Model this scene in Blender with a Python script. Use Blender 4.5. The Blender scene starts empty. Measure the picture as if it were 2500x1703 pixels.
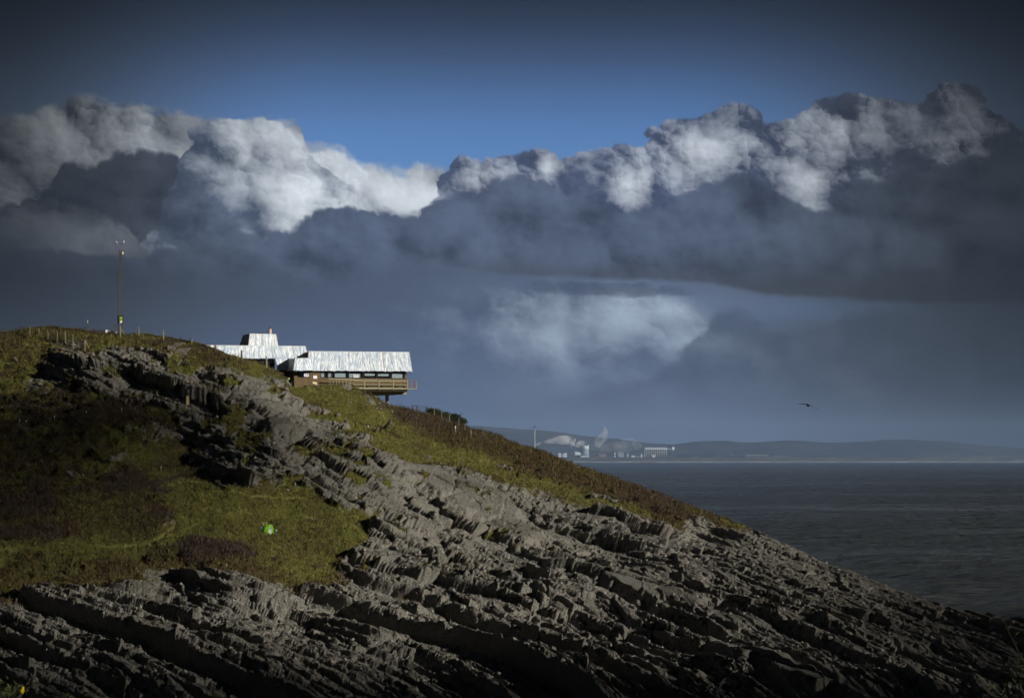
import bpy, bmesh, math, random
import numpy as np
from mathutils import Vector, Matrix
random.seed(7); rng = np.random.default_rng(11)
SC = bpy.context.scene
COL = SC.collection
F = 6944.0                      # focal length in pixels of the 2500 px wide photograph
CAMH = 20.0; HOR = 1116.0; CX = 1250.0
def s2l(c):
    c = c/255.0
    return c/12.92 if c <= 0.04045 else ((c+0.055)/1.055)**2.4
def rgb(r, g, b, k=1.0): return (s2l(r)*k, s2l(g)*k, s2l(b)*k, 1.0)
def at(X, Y, d):                # the point seen at pixel X, Y at distance d
    return Vector(((X-CX)/F*d, d, CAMH+(HOR-Y)/F*d))
# ---------------------------------------------------------------- camera
cam = bpy.data.cameras.new('camera'); cam_o = bpy.data.objects.new('camera', cam); COL.objects.link(cam_o)
cam_o.location = (0, 0, CAMH); cam_o.rotation_euler = (math.radians(90), 0, 0)
cam.sensor_width = 36; cam.lens = 100.0; cam.shift_y = (HOR-851.5)/2500.0
cam.clip_start = 0.5; cam.clip_end = 60000
cam.dof.use_dof = True; cam.dof.focus_distance = 330; cam.dof.aperture_fstop = 8.0
SC.camera = cam_o
SC.view_settings.view_transform = 'Standard'; SC.view_settings.look = 'None'
SC.view_settings.exposure = 0.0; SC.view_settings.gamma = 1.0
SC.cycles.max_bounces = 5; SC.cycles.diffuse_bounces = 2; SC.cycles.glossy_bounces = 3
SC.cycles.transmission_bounces = 4; SC.cycles.transparent_max_bounces = 12; SC.cycles.volume_bounces = 3
SC.cycles.use_adaptive_sampling = True; SC.cycles.adaptive_threshold = 0.03; SC.cycles.adaptive_min_samples = 8
SC.cycles.use_denoising = True
# ---------------------------------------------------------------- node expression helper
class X:
    nt = None
    def __init__(s, v): s.v = v
    @staticmethod
    def _n(op, *a, clamp=False):
        n = X.nt.nodes.new('ShaderNodeMath'); n.operation = op; n.use_clamp = clamp
        for i, q in enumerate(a):
            q = q.v if isinstance(q, X) else q
            if isinstance(q, (int, float)): n.inputs[i].default_value = q
            else: X.nt.links.new(q, n.inputs[i])
        return X(n.outputs[0])
    def __add__(s, o): return X._n('ADD', s, o)
    __radd__ = __add__
    def __sub__(s, o): return X._n('SUBTRACT', s, o)
    def __rsub__(s, o): return X._n('SUBTRACT', o, s)
    def __mul__(s, o): return X._n('MULTIPLY', s, o)
    __rmul__ = __mul__
    def __truediv__(s, o): return X._n('DIVIDE', s, o)
    def mx(s, o): return X._n('MAXIMUM', s, o)
    def mn(s, o): return X._n('MINIMUM', s, o)
    def cl(s): return X._n('ADD', s, 0.0, clamp=True)
    def ab(s): return X._n('ABSOLUTE', s)
    def pw(s, o): return X._n('POWER', s, o)
    def ex(s): return X._n('EXPONENT', s)
def sstep(e0, e1, x):
    n = X.nt.nodes.new('ShaderNodeMapRange'); n.interpolation_type = 'SMOOTHSTEP'
    n.inputs['From Min'].default_value = e0; n.inputs['From Max'].default_value = e1
    X.nt.links.new(x.v, n.inputs['Value']); return X(n.outputs[0])
def vec(x, y, z=0.0):
    n = X.nt.nodes.new('ShaderNodeCombineXYZ')
    for i, q in enumerate((x, y, z)):
        if isinstance(q, X): X.nt.links.new(q.v, n.inputs[i])
        else: n.inputs[i].default_value = q
    return n.outputs[0]
def noise(v, scale=1.0, detail=4.0, rough=0.5, dim='3D', dist=0.0, lac=2.0):
    n = X.nt.nodes.new('ShaderNodeTexNoise'); n.noise_dimensions = dim
    n.inputs['Scale'].default_value = scale; n.inputs['Detail'].default_value = detail
    n.inputs['Roughness'].default_value = rough; n.inputs['Distortion'].default_value = dist
    n.inputs['Lacunarity'].default_value = lac
    if v is not None: X.nt.links.new(v, n.inputs['Vector'])
    return X(n.outputs['Fac'])
def voro(v, scale=1.0, feature='F1', detail=0.0, rough=0.5, rnd=1.0, out='Distance', dim='3D', smooth=0.3):
    n = X.nt.nodes.new('ShaderNodeTexVoronoi'); n.feature = feature; n.voronoi_dimensions = dim
    n.inputs['Scale'].default_value = scale
    n.inputs['Randomness'].default_value = rnd
    if 'Detail' in n.inputs: n.inputs['Detail'].default_value = detail; n.inputs['Roughness'].default_value = rough
    if feature == 'SMOOTH_F1': n.inputs['Smoothness'].default_value = smooth
    if v is not None: X.nt.links.new(v, n.inputs['Vector'])
    return X(n.outputs[out])
def mixc(f, a, b):
    n = X.nt.nodes.new('ShaderNodeMix'); n.data_type = 'RGBA'; n.clamp_factor = True
    for s, q in ((0, f), (6, a), (7, b)):
        q = q.v if isinstance(q, X) else q
        if isinstance(q, (int, float)): n.inputs[s].default_value = q
        elif isinstance(q, tuple): n.inputs[s].default_value = q
        else: X.nt.links.new(q, n.inputs[s])
    return X(n.outputs[2])
def scalec(c, k):               # colour times a number
    n = X.nt.nodes.new('ShaderNodeVectorMath'); n.operation = 'SCALE'
    c = c.v if isinstance(c, X) else c
    if isinstance(c, tuple): n.inputs[0].default_value = c[:3]
    else: X.nt.links.new(c, n.inputs[0])
    if isinstance(k, X): X.nt.links.new(k.v, n.inputs['Scale'])
    else: n.inputs['Scale'].default_value = k
    return X(n.outputs[0])
def curve(x, pts, x0, x1, y0, y1):
    n = X.nt.nodes.new('ShaderNodeFloatCurve'); c = n.mapping.curves[0]
    P = [((a-x0)/(x1-x0), (b-y0)/(y1-y0)) for a, b in pts]
    while len(c.points) < len(P): c.points.new(0.5, 0.5)
    for p, (a, b) in zip(c.points, P): p.location = (a, b); p.handle_type = 'AUTO'
    n.mapping.update()
    t = (x - x0)/(x1-x0)
    X.nt.links.new(t.v, n.inputs['Value'])
    return X(n.outputs[0])*(y1-y0)+y0
def mat(name, build):
    m = bpy.data.materials.new(name); m.use_nodes = True; nt = m.node_tree
    for n in list(nt.nodes): nt.nodes.remove(n)
    out = nt.nodes.new('ShaderNodeOutputMaterial'); X.nt = nt
    build(nt, out); return m
def bsdf(nt, out, col, rough=0.8, bump=None, bdist=0.05, metal=0.0, spec=0.3, strength=1.0, **kw):
    b = nt.nodes.new('ShaderNodeBsdfPrincipled')
    for k, q in (('Base Color', col), ('Roughness', rough), ('Metallic', metal), ('Specular IOR Level', spec), *kw.items()):
        q = q.v if isinstance(q, X) else q
        if isinstance(q, (int, float, tuple)): b.inputs[k].default_value = q
        else: nt.links.new(q, b.inputs[k])
    if bump is not None:
        bn = nt.nodes.new('ShaderNodeBump'); bn.inputs['Distance'].default_value = bdist; bn.inputs['Strength'].default_value = strength
        nt.links.new(bump.v, bn.inputs['Height']); nt.links.new(bn.outputs[0], b.inputs['Normal'])
    nt.links.new(b.outputs[0], out.inputs['Surface']); return b
def simple(name, col, rough=0.7, metal=0.0, var=0.15, scale=3.0, bump=0.0, bdist=0.02, spec=0.3):
    def bd(nt, out):
        tc = nt.nodes.new('ShaderNodeTexCoord').outputs['Object']
        n = noise(tc, scale, 5, 0.6)
        c = scalec(col, 1.0 - var + n*(2*var))
        bsdf(nt, out, c, rough, n if bump else None, bdist, metal, spec, bump or 1.0)
    return mat(name, bd)
# ---------------------------------------------------------------- object helpers
def tag(o, label=None, cat=None, group=None, kind=None):
    if label: o['label'] = label
    if cat: o['category'] = cat
    if group: o['group'] = group
    if kind: o['kind'] = kind
    return o
def empty(name, loc=(0, 0, 0), rz=0.0, label=None, cat=None, group=None):
    o = bpy.data.objects.new(name, None); COL.objects.link(o); o.location = loc
    o.rotation_euler = (0, 0, rz); o.empty_display_size = 0.3
    return tag(o, label, cat, group)
class MB:
    def __init__(s): s.v = []; s.f = []
    def box(s, x0, x1, y0, y1, z0, z1):
        b = len(s.v)
        s.v += [(x0,y0,z0),(x1,y0,z0),(x1,y1,z0),(x0,y1,z0),(x0,y0,z1),(x1,y0,z1),(x1,y1,z1),(x0,y1,z1)]
        s.f += [(b,b+3,b+2,b+1),(b+4,b+5,b+6,b+7),(b,b+1,b+5,b+4),(b+1,b+2,b+6,b+5),(b+2,b+3,b+7,b+6),(b+3,b,b+4,b+7)]
        return s
    def prism(s, lo, hi):       # two loops of equal length, lower and upper, closed
        b = len(s.v); n = len(lo); s.v += [tuple(p) for p in lo]+[tuple(p) for p in hi]
        s.f += [tuple(b+i for i in range(n))[::-1], tuple(b+n+i for i in range(n))]
        for i in range(n):
            j = (i+1) % n; s.f.append((b+i, b+j, b+n+j, b+n+i))
        return s
    def tube(s, p, q, r0, r1=None, n=8, cap=True):
        r1 = r0 if r1 is None else r1
        p = Vector(p); q = Vector(q); d = (q-p).normalized()
        a = d.orthogonal().normalized(); c = d.cross(a); b = len(s.v)
        for P, r in ((p, r0), (q, r1)):
            for i in range(n):
                t = 2*math.pi*i/n; w = P+a*(r*math.cos(t))+c*(r*math.sin(t)); s.v.append(tuple(w))
        for i in range(n):
            j = (i+1) % n; s.f.append((b+i, b+j, b+n+j, b+n+i))
        if cap: s.f += [tuple(b+i for i in range(n))[::-1], tuple(b+n+i for i in range(n))]
        return s
    def path(s, pts, r, n=5):
        for a, b in zip(pts, pts[1:]): s.tube(a, b, r, r, n)
        return s
    def lathe(s, prof, n=24, cx=0, cy=0):
        b = len(s.v)
        for r, z in prof:
            for i in range(n):
                t = 2*math.pi*i/n; s.v.append((cx+r*math.cos(t), cy+r*math.sin(t), z))
        for k in range(len(prof)-1):
            for i in range(n):
                j = (i+1) % n; s.f.append((b+k*n+i, b+k*n+j, b+(k+1)*n+j, b+(k+1)*n+i))
        s.f += [tuple(b+i for i in range(n))[::-1], tuple(b+(len(prof)-1)*n+i for i in range(n))]
        return s
    def quad(s, *p):
        b = len(s.v); s.v += [tuple(q) for q in p]; s.f.append(tuple(range(b, b+len(p)))); return s
    def grid(s, P):             # P: rows of points
        b = len(s.v); m = len(P[0])
        for r in P: s.v += [tuple(q) for q in r]
        for i in range(len(P)-1):
            for j in range(m-1):
                s.f.append((b+i*m+j, b+i*m+j+1, b+(i+1)*m+j+1, b+(i+1)*m+j))
        return s
    def build(s, name, m, parent=None, bevel=0.0, smooth=False, solid=0.0):
        me = bpy.data.meshes.new(name); me.from_pydata(s.v, [], s.f); me.update()
        if m: me.materials.append(m)
        o = bpy.data.objects.new(name, me); COL.objects.link(o)
        if parent: o.parent = parent
        if smooth: me.polygons.foreach_set('use_smooth', [True]*len(me.polygons))
        if solid: md = o.modifiers.new('solid', 'SOLIDIFY'); md.thickness = solid
        if bevel: md = o.modifiers.new('bevel', 'BEVEL'); md.width = bevel; md.segments = 1; md.limit_method = 'ANGLE'
        return o
def np_mesh(name, V, Fq, m, parent=None, smooth=False, quads=True):
    me = bpy.data.meshes.new(name); k = Fq.shape[1]
    me.vertices.add(len(V)); me.vertices.foreach_set('co', np.ascontiguousarray(V, dtype=np.float32).ravel())
    me.loops.add(Fq.size); me.loops.foreach_set('vertex_index', Fq.astype(np.int32).ravel())
    me.polygons.add(len(Fq)); me.polygons.foreach_set('loop_start', np.arange(0, Fq.size, k, dtype=np.int32))
    if smooth is not False: me.polygons.foreach_set('use_smooth', np.ones(len(Fq), dtype=bool))
    me.update(calc_edges=True); me.validate() if False else None
    if m: me.materials.append(m)
    o = bpy.data.objects.new(name, me); COL.objects.link(o)
    if parent: o.parent = parent
    return o
def add_attr(o, name, arr):     # per-vertex float colour
    a = o.data.attributes.new(name, 'FLOAT_COLOR', 'POINT'); a.data.foreach_set('color', np.ascontiguousarray(arr, dtype=np.float32).ravel())
# ---------------------------------------------------------------- sun
SUN_AZ = math.radians(56)       # to the right of straight behind the camera
SUN_EL = math.radians(18)
sdir = Vector((math.sin(SUN_AZ)*math.cos(SUN_EL), -math.cos(SUN_AZ)*math.cos(SUN_EL), math.sin(SUN_EL)))
sl = bpy.data.lights.new('sun', 'SUN'); sl.energy = 4.6; sl.angle = math.radians(0.5); sl.color = (1.0, 0.95, 0.86)
so = bpy.data.objects.new('sun', sl); COL.objects.link(so); so.location = (60, -60, 80)
so.rotation_euler = (-sdir).to_track_quat('-Z', 'Y').to_euler()
# ---------------------------------------------------------------- sky: physical sky plus banks of cloud laid out by compass bearing and height
W = bpy.data.worlds.new('World'); SC.world = W; W.use_nodes = True
nt = W.node_tree; X.nt = nt
W.cycles.sampling_method = 'MANUAL'; W.cycles.sample_map_resolution = 256
bg = nt.nodes['Background']; BS = 0.08; bg.inputs['Strength'].default_value = BS
sky = nt.nodes.new('ShaderNodeTexSky'); sky.sky_type = 'NISHITA'; sky.sun_disc = False
sky.sun_elevation = SUN_EL; sky.sun_rotation = math.pi - SUN_AZ
sky.air_density = 1.0; sky.dust_density = 0.3; sky.ozone_density = 1.5
tc = nt.nodes.new('ShaderNodeTexCoord')
sp = nt.nodes.new('ShaderNodeSeparateXYZ'); nt.links.new(tc.outputs['Generated'], sp.inputs[0])
dx, dy, dz = X(sp.outputs[0]), X(sp.outputs[1]), X(sp.outputs[2])
az = X._n('ARCTAN2', dx, dy)                     # radians east of north
hz = X._n('SQRT', dx*dx+dy*dy).mx(0.02)
a = az*6455.0+1162.0                             # bearing scale: 6455 to the radian
e = 1037.5-(dz/hz)*6455.0                        # height scale, downwards
LUT = []
def C(r, g, b): return rgb(r, g, b, 1.0/BS)
# domain noise
pw_ = vec(a/100.0, e/100.0)
wx = noise(pw_, 0.55, 5, 0.55, '2D')-0.5
wy = noise(vec(a/100.0+37.0, e/100.0+11.0), 0.55, 5, 0.55, '2D')-0.5
fx = noise(vec(a/100.0+7.0, e/100.0+51.0), 3.2, 4, 0.6, '2D')-0.5
aw = a+wx*70.0+fx*10.0; ew = e+wy*60.0+fx*9.0
def cell(a_, e_, s_, seed, feature='F1', sm=0.5):  # rounded billows: height and slope towards the sun
    p = vec(a_/s_+seed, e_/s_*1.1+seed*0.37)
    n = nt.nodes.new('ShaderNodeTexVoronoi'); n.feature = feature; n.voronoi_dimensions = '2D'
    n.inputs['Scale'].default_value = 1.0
    if feature == 'SMOOTH_F1': n.inputs['Smoothness'].default_value = sm
    nt.links.new(p, n.inputs['Vector'])
    d = nt.nodes.new('ShaderNodeVectorMath'); d.operation = 'SUBTRACT'
    nt.links.new(p, d.inputs[0]); nt.links.new(n.outputs['Position'], d.inputs[1])
    q = nt.nodes.new('ShaderNodeVectorMath'); q.operation = 'DOT_PRODUCT'
    nt.links.new(d.outputs[0], q.inputs[0]); q.inputs[1].default_value = (0.80, -0.60, 0)
    D = X(n.outputs['Distance'])
    return 1.0-D*D*1.3, X(q.outputs['Value'])
h1, l1 = cell(aw, ew, 120.0, 3.3, 'SMOOTH_F1', 0.8)
aw2 = aw+fx*16.0; ew2 = ew-fx*14.0
h2, l2 = cell(aw2, ew2, 52.0, 9.1, 'SMOOTH_F1', 0.6)
h3, l3 = cell(aw2+fx*10.0, ew2+wx*20.0, 21.0, 5.7)
H0 = h1*0.50+h2*0.36+h3*0.22
G0 = h1*0.30+h2*0.42+h3*0.30
soft = noise(vec(a/100.0+90.0, e/100.0*1.4), 0.9, 7, 0.58, '2D')-0.5
wisp = noise(vec(a/100.0+13.0, e/100.0*1.7+5.0), 2.2, 6, 0.65, '2D')-0.5
broad = noise(vec(a/100.0+33.0, e/100.0*2.6+5.0), 0.35, 4, 0.5, '2D')-0.5
lump = (wy*2.2+0.62).cl()
lit = (l1*0.50+(l2*0.26+l3*0.16)*lump+0.5+fx*0.20+wisp*0.30)                          # above .5 on the side turned to the sun
DK = ((lit-0.5)*1.3+soft*1.2+wisp*0.6+0.5).cl()
def dk(c1, c2): return mixc(DK, c1, c2)
def blob(cx, cy, rx, ry=None, wa=0.0):
    ry = ry or rx
    u = (a+wx*60.0-cx)/rx; v = (e+wy*50.0-cy)/ry
    return ((u*u+v*v)*-1.0).ex()
ac = a+wx*75.0+fx*20.0+(h2-0.7)*30.0
def top(pts): return curve(ac, pts, -400, 2724, 0, 1100)
def bank(pts, amp, softness, hf=None):
    hf = hf or H0
    d = e-top(pts)+(hf-0.45)*amp+soft*amp*0.55+wisp*amp*0.22
    return sstep(-softness, softness, d), d
# 1 clear sky
g = sstep(-250.0, 480.0, e)
clear = scalec(sky.outputs[0], 0.12+g*0.70)
n = nt.nodes.new('ShaderNodeVectorMath'); n.operation = 'MULTIPLY'; nt.links.new(clear.v, n.inputs[0]); n.inputs[1].default_value = (0.46, 0.72, 1.42)
col = X(n.outputs[0])
# 2 rear cloud on the left, thin and pale
m, d = bank([(-400,300),(-100,300),(0,290),(100,268),(190,243),(260,262),(330,268),(450,287),(520,298),(600,300),(690,305),(715,350),(760,352),(800,375),(850,398),(905,408),(960,390),(1010,405),(1060,450),(1200,480),(1500,600),(2724,600)], 46, 13)
L = (blob(480,400,210,90)*0.35+blob(760,400,130,80)*0.75+blob(960,450,100,60)*0.6+blob(190,300,170,90)*0.15+(lit-0.5)*1.0+0.25).cl()
col = mixc(m, col, mixc(L, dk(C(70,78,94), C(98,106,122)), C(214,222,230)))
# 3 dark cloud behind on the left
m, d = bank([(-400,640),(-60,560),(0,515),(60,478),(110,455),(160,392),(220,404),(300,368),(390,362),(425,400),(470,470),(600,560),(2724,700)], 40, 9, G0)
L = ((lit-0.5)*0.6+0.3+soft*0.5).cl()
col = mixc(m, col, mixc(L, dk(C(50,58,74), C(72,80,98)), C(94,104,124)))
# 4 the tall bright cumulus
m, d = bank([(-400,900),(280,640),(350,520),(395,430),(430,352),(470,304),(520,290),(590,290),(640,300),(690,335),(735,390),(790,430),(850,470),(930,500),(1010,520),(2724,700)], 40, 5)
L = (sstep(400.0, 640.0, a+(e-350.0)*-0.35+wx*120.0)*0.50-0.02+blob(600,340,110,70)*0.14+blob(590,460,90,60)*0.16+blob(700,520,110,60)*0.20-blob(500,520,110,80)*0.42+(lit-0.5)*0.95+soft*0.35).cl()
col = mixc(m, col, mixc(L, dk(C(62,74,98), C(102,116,142)), C(226,234,240)))
# 5 low pale cloud at far left
m, d = bank([(-400,560),(-60,540),(0,520),(60,485),(110,472),(190,482),(250,505),(300,540),(350,600),(500,800),(2724,900)], 34, 6, G0)
L = (blob(120,520,130,70)*0.55+blob(250,560,90,50)*0.5+(lit-0.5)*0.9+0.02+soft*0.5).cl()
col = mixc(m, col, mixc(L, C(62,68,82), C(142,148,162)))
# 6 right hand bank
m, d = bank([(-400,900),(900,560),(985,480),(1010,410),(1050,375),(1100,380),(1160,370),(1240,356),(1275,375),(1330,358),(1400,342),(1455,345),(1490,312),(1550,286),(1600,284),(1655,258),(1700,264),(1725,300),(1800,285),(1890,242),(1990,238),(2060,252),(2130,214),(2200,222),(2260,272),(2330,330),(2724,300)], 42, 6)
L = (blob(1600,345,85,75)*0.70+blob(1425,425,60,50)*0.70+blob(1850,410,70,60)*0.45+blob(1790,320,80,50)*0.36+blob(1960,300,90,60)*0.42+blob(1245,378,38,26)*0.75+blob(1080,415,70,45)*0.55+blob(2170,310,90,80)*0.2+(lit-0.5)*1.15+soft*0.4-0.06).cl()
col = mixc(m, col, mixc(L, dk(C(58,68,92), C(92,104,132)), C(220,228,238)))
# 7 dark front mass with a level base
m, d = bank([(-400,600),(0,585),(200,590),(320,600),(430,560),(520,540),(600,545),(690,515),(760,483),(850,492),(900,497),(960,488),(1010,455),(1090,440),(1150,418),(1220,424),(1270,452),(1340,470),(1400,492),(1480,480),(1560,452),(1640,424),(1700,405),(1745,430),(1800,462),(1870,492),(1910,450),(2000,425),(2100,400),(2200,380),(2324,355),(2724,340)], 34, 8, G0)
L = ((lit-0.5)*0.55+soft*0.9+broad*0.8+0.40-sstep(520.0, 700.0, e)*0.15*1.0).cl()
front = mixc(L, dk(C(54,63,82), C(68,79,100)), C(98,112,138))
warmth = sstep(560.0, 670.0, e+broad*60.0)*sstep(820.0, 1150.0, a)
front = mixc(sstep(560.0, 700.0, e)*(1.0-sstep(900.0, 1250.0, a))*0.9, front, C(66,76,96))
front = mixc(warmth*0.8, front, C(66,68,76))
# 8 what lies beneath and beyond the level base
base = curve(a, [(-400,560),(600,560),(830,596),(1000,602),(1200,624),(1400,632),(1600,642),(1740,668),(1860,676),(2000,686),(2324,692),(2724,700)], -400, 2724, 0, 1100)
dl = e-base+wisp*7.0+soft*10.0
rt = sstep(700.0, 1080.0, a)
under = sstep(-7.0, 8.0, dl)
low = mixc(sstep(640.0, 1000.0, e), C(78,91,114), C(88,101,126))
low = mixc((broad*1.6+0.35).cl()*0.6, low, C(66,76,96))
low = mixc(blob(1840,700,190,34)*0.55*sstep(1500.0, 1800.0, a), low, C(86,112,152))
low = mixc(blob(1400,770,380,150,1)*0.55+blob(1400,680,420,40)*0.25+wisp*0.12, low, C(112,130,156))
# pale cumulus low in the gap
mm, d2 = bank([(-400,760),(700,740),(1000,700),(1150,672),(1250,660),(1360,662),(1440,664),(1540,690),(1600,735),(1660,775),(1740,805),(1850,830),(2100,850),(2724,860)], 40, 30)
L2 = (blob(1480,706,150,44)*0.62+blob(1585,785,80,30)*0.72+blob(1290,740,130,60)*0.26+(lit-0.5)*0.8+soft*0.7+0.06+blob(1290,800,140,70)*0.25+blob(1680,805,110,34)*0.35+blob(1400,760,160,50)*0.15+blob(1180,700,120,40)*0.2).cl()
low = mixc(mm*(1.0-sstep(740.0, 930.0, e)), low, mixc(L2, C(78,91,114), C(166,182,200)))
m3, d3 = bank([(-400,1000),(1450,880),(1580,770),(1640,728),(1690,722),(1740,750),(1800,768),(1870,748),(1950,730),(2050,735),(2150,770),(2724,760)], 44, 20, G0)
low = mixc(m3*0.8*(1.0-sstep(860.0, 960.0, e)), low, mixc(((lit-0.5)*0.7+soft+0.35).cl(), C(64,76,98), C(92,104,126)))
lens_ = 1.0-(((e-(656.0+(a-1370.0)*0.03))/(17.0))*((e-(656.0+(a-1370.0)*0.03))/17.0)+((a-1370.0)/215.0)*((a-1370.0)/215.0))+wisp*2.4+soft*1.6
low = mixc(sstep(-0.3, 0.7, lens_)*0.65, low, C(62,72,94))
dk = 1.0-((((a-1345.0)+(e-815.0)*0.6)/36.0)*(((a-1345.0)+(e-815.0)*0.6)/36.0)+((e-812.0+(a-1345.0)*0.35)/16.0)*((e-812.0+(a-1345.0)*0.35)/16.0))+wisp*3.4
low = mixc(sstep(0.0, 0.8, dk)*0.25, low, C(62,72,94))
lowall = mixc(rt*under, front, low)
col = mixc(m, col, lowall)
# evening horizon on the left fades evenly to slate
col = mixc(sstep(600.0, 760.0, e)*(1.0-sstep(900.0, 1250.0, a))*0.75, col, mixc(sstep(650.0, 850.0, e), C(76,87,109), C(80,98,130)))
# vignette darkening painted into the sky at both sides and the top
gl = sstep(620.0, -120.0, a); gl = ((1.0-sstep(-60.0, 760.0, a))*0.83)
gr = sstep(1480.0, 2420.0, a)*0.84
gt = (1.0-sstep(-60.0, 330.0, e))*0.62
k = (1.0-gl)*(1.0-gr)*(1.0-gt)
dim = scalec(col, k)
# grey out where the vignette darkens
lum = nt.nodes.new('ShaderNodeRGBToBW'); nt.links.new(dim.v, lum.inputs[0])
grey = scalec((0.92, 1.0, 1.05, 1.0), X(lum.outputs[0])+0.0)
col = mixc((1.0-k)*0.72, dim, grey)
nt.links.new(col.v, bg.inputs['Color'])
# ---------------------------------------------------------------- noise in numpy
def _h(ix, iy, iz, s):
    h = (ix*np.uint32(374761393) + iy*np.uint32(668265263) + iz*np.uint32(2246822519) + np.uint32((s*3266489917) & 0xffffffff))
    h = (h ^ (h >> np.uint32(13)))*np.uint32(1274126177); h = h ^ (h >> np.uint32(16))
    h = h*np.uint32(2654435761); return h ^ (h >> np.uint32(15))
def rnd(ix, iy, iz, s): return _h(ix.astype(np.int64).astype(np.uint32), iy.astype(np.int64).astype(np.uint32), iz.astype(np.int64).astype(np.uint32), s).astype(np.float32)/np.float32(4294967295.0)
def vnoise(x, y, z, s):
    x0 = np.floor(x); y0 = np.floor(y); z0 = np.floor(z)
    fx, fy, fz = x-x0, y-y0, z-z0
    fx = fx*fx*(3-2*fx); fy = fy*fy*(3-2*fy); fz = fz*fz*(3-2*fz)
    r = 0
    for i in (0, 1):
        for j in (0, 1):
            for k in (0, 1):
                w = (fx if i else 1-fx)*(fy if j else 1-fy)*(fz if k else 1-fz)
                r = r + w*rnd(x0+i, y0+j, z0+k, s)
    return r*2-1
def fbm(x, y, z, s, o=4, g=0.5):
    r = 0; a = 1.0; t = 0.0; f = 1.0
    for i in range(o):
        r = r + a*vnoise(x*f+i*17.3, y*f+i*5.1, z*f, s+i); t += a; a *= g; f *= 2.03
    return r/t
def worley(x, y, s):            # nearest jittered point in the plane: distance, second distance, offset, cell id
    x0 = np.floor(x); y0 = np.floor(y)
    b = np.full(x.shape, 9.0, np.float32); b2 = b.copy(); ox = np.zeros_like(b); oy = np.zeros_like(b); cx = x0.copy(); cy = y0.copy()
    zz = np.zeros_like(x0)
    for i in (-1, 0, 1):
        for j in (-1, 0, 1):
            px = x0+i+0.1+0.8*rnd(x0+i, y0+j, zz, s); py = y0+j+0.1+0.8*rnd(x0+i, y0+j, zz, s+1)
            dx_ = x-px; dy_ = y-py; d = np.maximum(np.abs(dx_)*1.0, np.abs(dy_)*1.0)*0.6+np.sqrt(dx_*dx_+dy_*dy_)*0.4
            c = d < b
            b2 = np.where(c, b, np.minimum(b2, d)); b = np.where(c, d, b)
            ox = np.where(c, dx_, ox); oy = np.where(c, dy_, oy); cx = np.where(c, x0+i, cx); cy = np.where(c, y0+j, cy)
    return b, b2, ox, oy, cx, cy
def ss(e0, e1, x):
    t = np.clip((x-e0)/(e1-e0), 0, 1); return t*t*(3-2*t)
# ---------------------------------------------------------------- the headland: distances surveyed along bearings, then fractured
K = 2500/2324.0
RID = np.array([(-560,800),(-300,775),(-100,762),(0,752),(60,745),(100,740),(140,742),(200,749),(270,757),(330,757),(400,768),(450,777),(480,788),(510,801),(560,815),(600,829),(640,846),(652,868),(665,880),(735,874),(790,872),(830,888),(860,903),(880,918),(920,926),(960,936),(1000,943),(1050,962),(1070,973),(1120,986),(1200,1011),(1260,1035),(1300,1050),(1350,1068),(1450,1105),(1500,1124),(1550,1144),(1640,1172),(1680,1189),(1750,1220),(1850,1265),(1905,1292),(1950,1310),(2050,1350),(2150,1378),(2250,1395),(2324,1401),(2450,1425),(2750,1490)], float)*K
def ridgeY(x): return np.interp(x, RID[:,0], RID[:,1])
RD = np.array([(-600,376),(0,363),(300,358),(450,354),(560,351),(640,353),(700,357),(780,360),(900,362),(1000,367),(1200,374),(1500,368),(1800,350),(2100,325),(2500,303),(3000,285)], float)
def baseD(x, t):
    dr = np.interp(x, RD[:,0], RD[:,1])
    db = np.interp(x, [-600,0,600,1200,2500,3000], [190,200,208,214,215,212])
    off = np.interp(x, [100, 250, 400, 510, 580, 640, 700, 780], [0, 0, 0, 0, 0, 0, 0, 0])
    return dr+(db-dr)*t+off*np.exp(-t*11)
def blobs(x, y):
    r = 0
    for cx, cy, rx, ry, a in ((430,1045,95,62,12),(640,1010,60,60,-8),(760,1080,120,70,-7),(560,930,70,40,-4),(395,1335,70,55,7),(240,860,70,60,-3),(90,880,110,90,2),
                              (1600,1222,60,26,8),(1590,1172,60,20,-3),(250,1010,90,60,-3),(880,1390,150,40,3),(700,1420,60,60,1),(1130,1100,120,40,-3),(1440,1370,200,45,5),(1000,1530,200,45,5),(1700,1500,200,40,4)):
        r = r+a*np.exp(-((x/K-cx)/rx)**2-((y/K-cy)/ry)**2)
    return r
NX, NY = 1560, 640
xs = np.linspace(-320, 2820, NX, dtype=np.float64)
yr = ridgeY(xs)
_k = np.exp(-0.5*(np.arange(-120, 121)/42.0)**2); _k /= _k.sum()
ysm = np.convolve(np.pad(yr, 120, 'edge'), _k, 'valid')   # rows follow the smoothed crest below the outline
tt = np.linspace(0, 1.12, NY)
tt = tt**1.0
GX = np.repeat(xs[None, :], NY, 0)
GY = ysm[None, :]+(1760-ysm[None, :])*tt[:, None]
GY = GY+(yr-ysm)[None, :]*np.exp(-tt[:, None]*9.0)*(1-tt[:, None]/1.12)
TT = np.maximum((GY-ysm[None, :])/(1703-ysm[None, :]), 0)
edge = ss(0.0, 0.10, TT)
GD = baseD(GX, TT)+blobs(GX, GY)*edge
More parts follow.
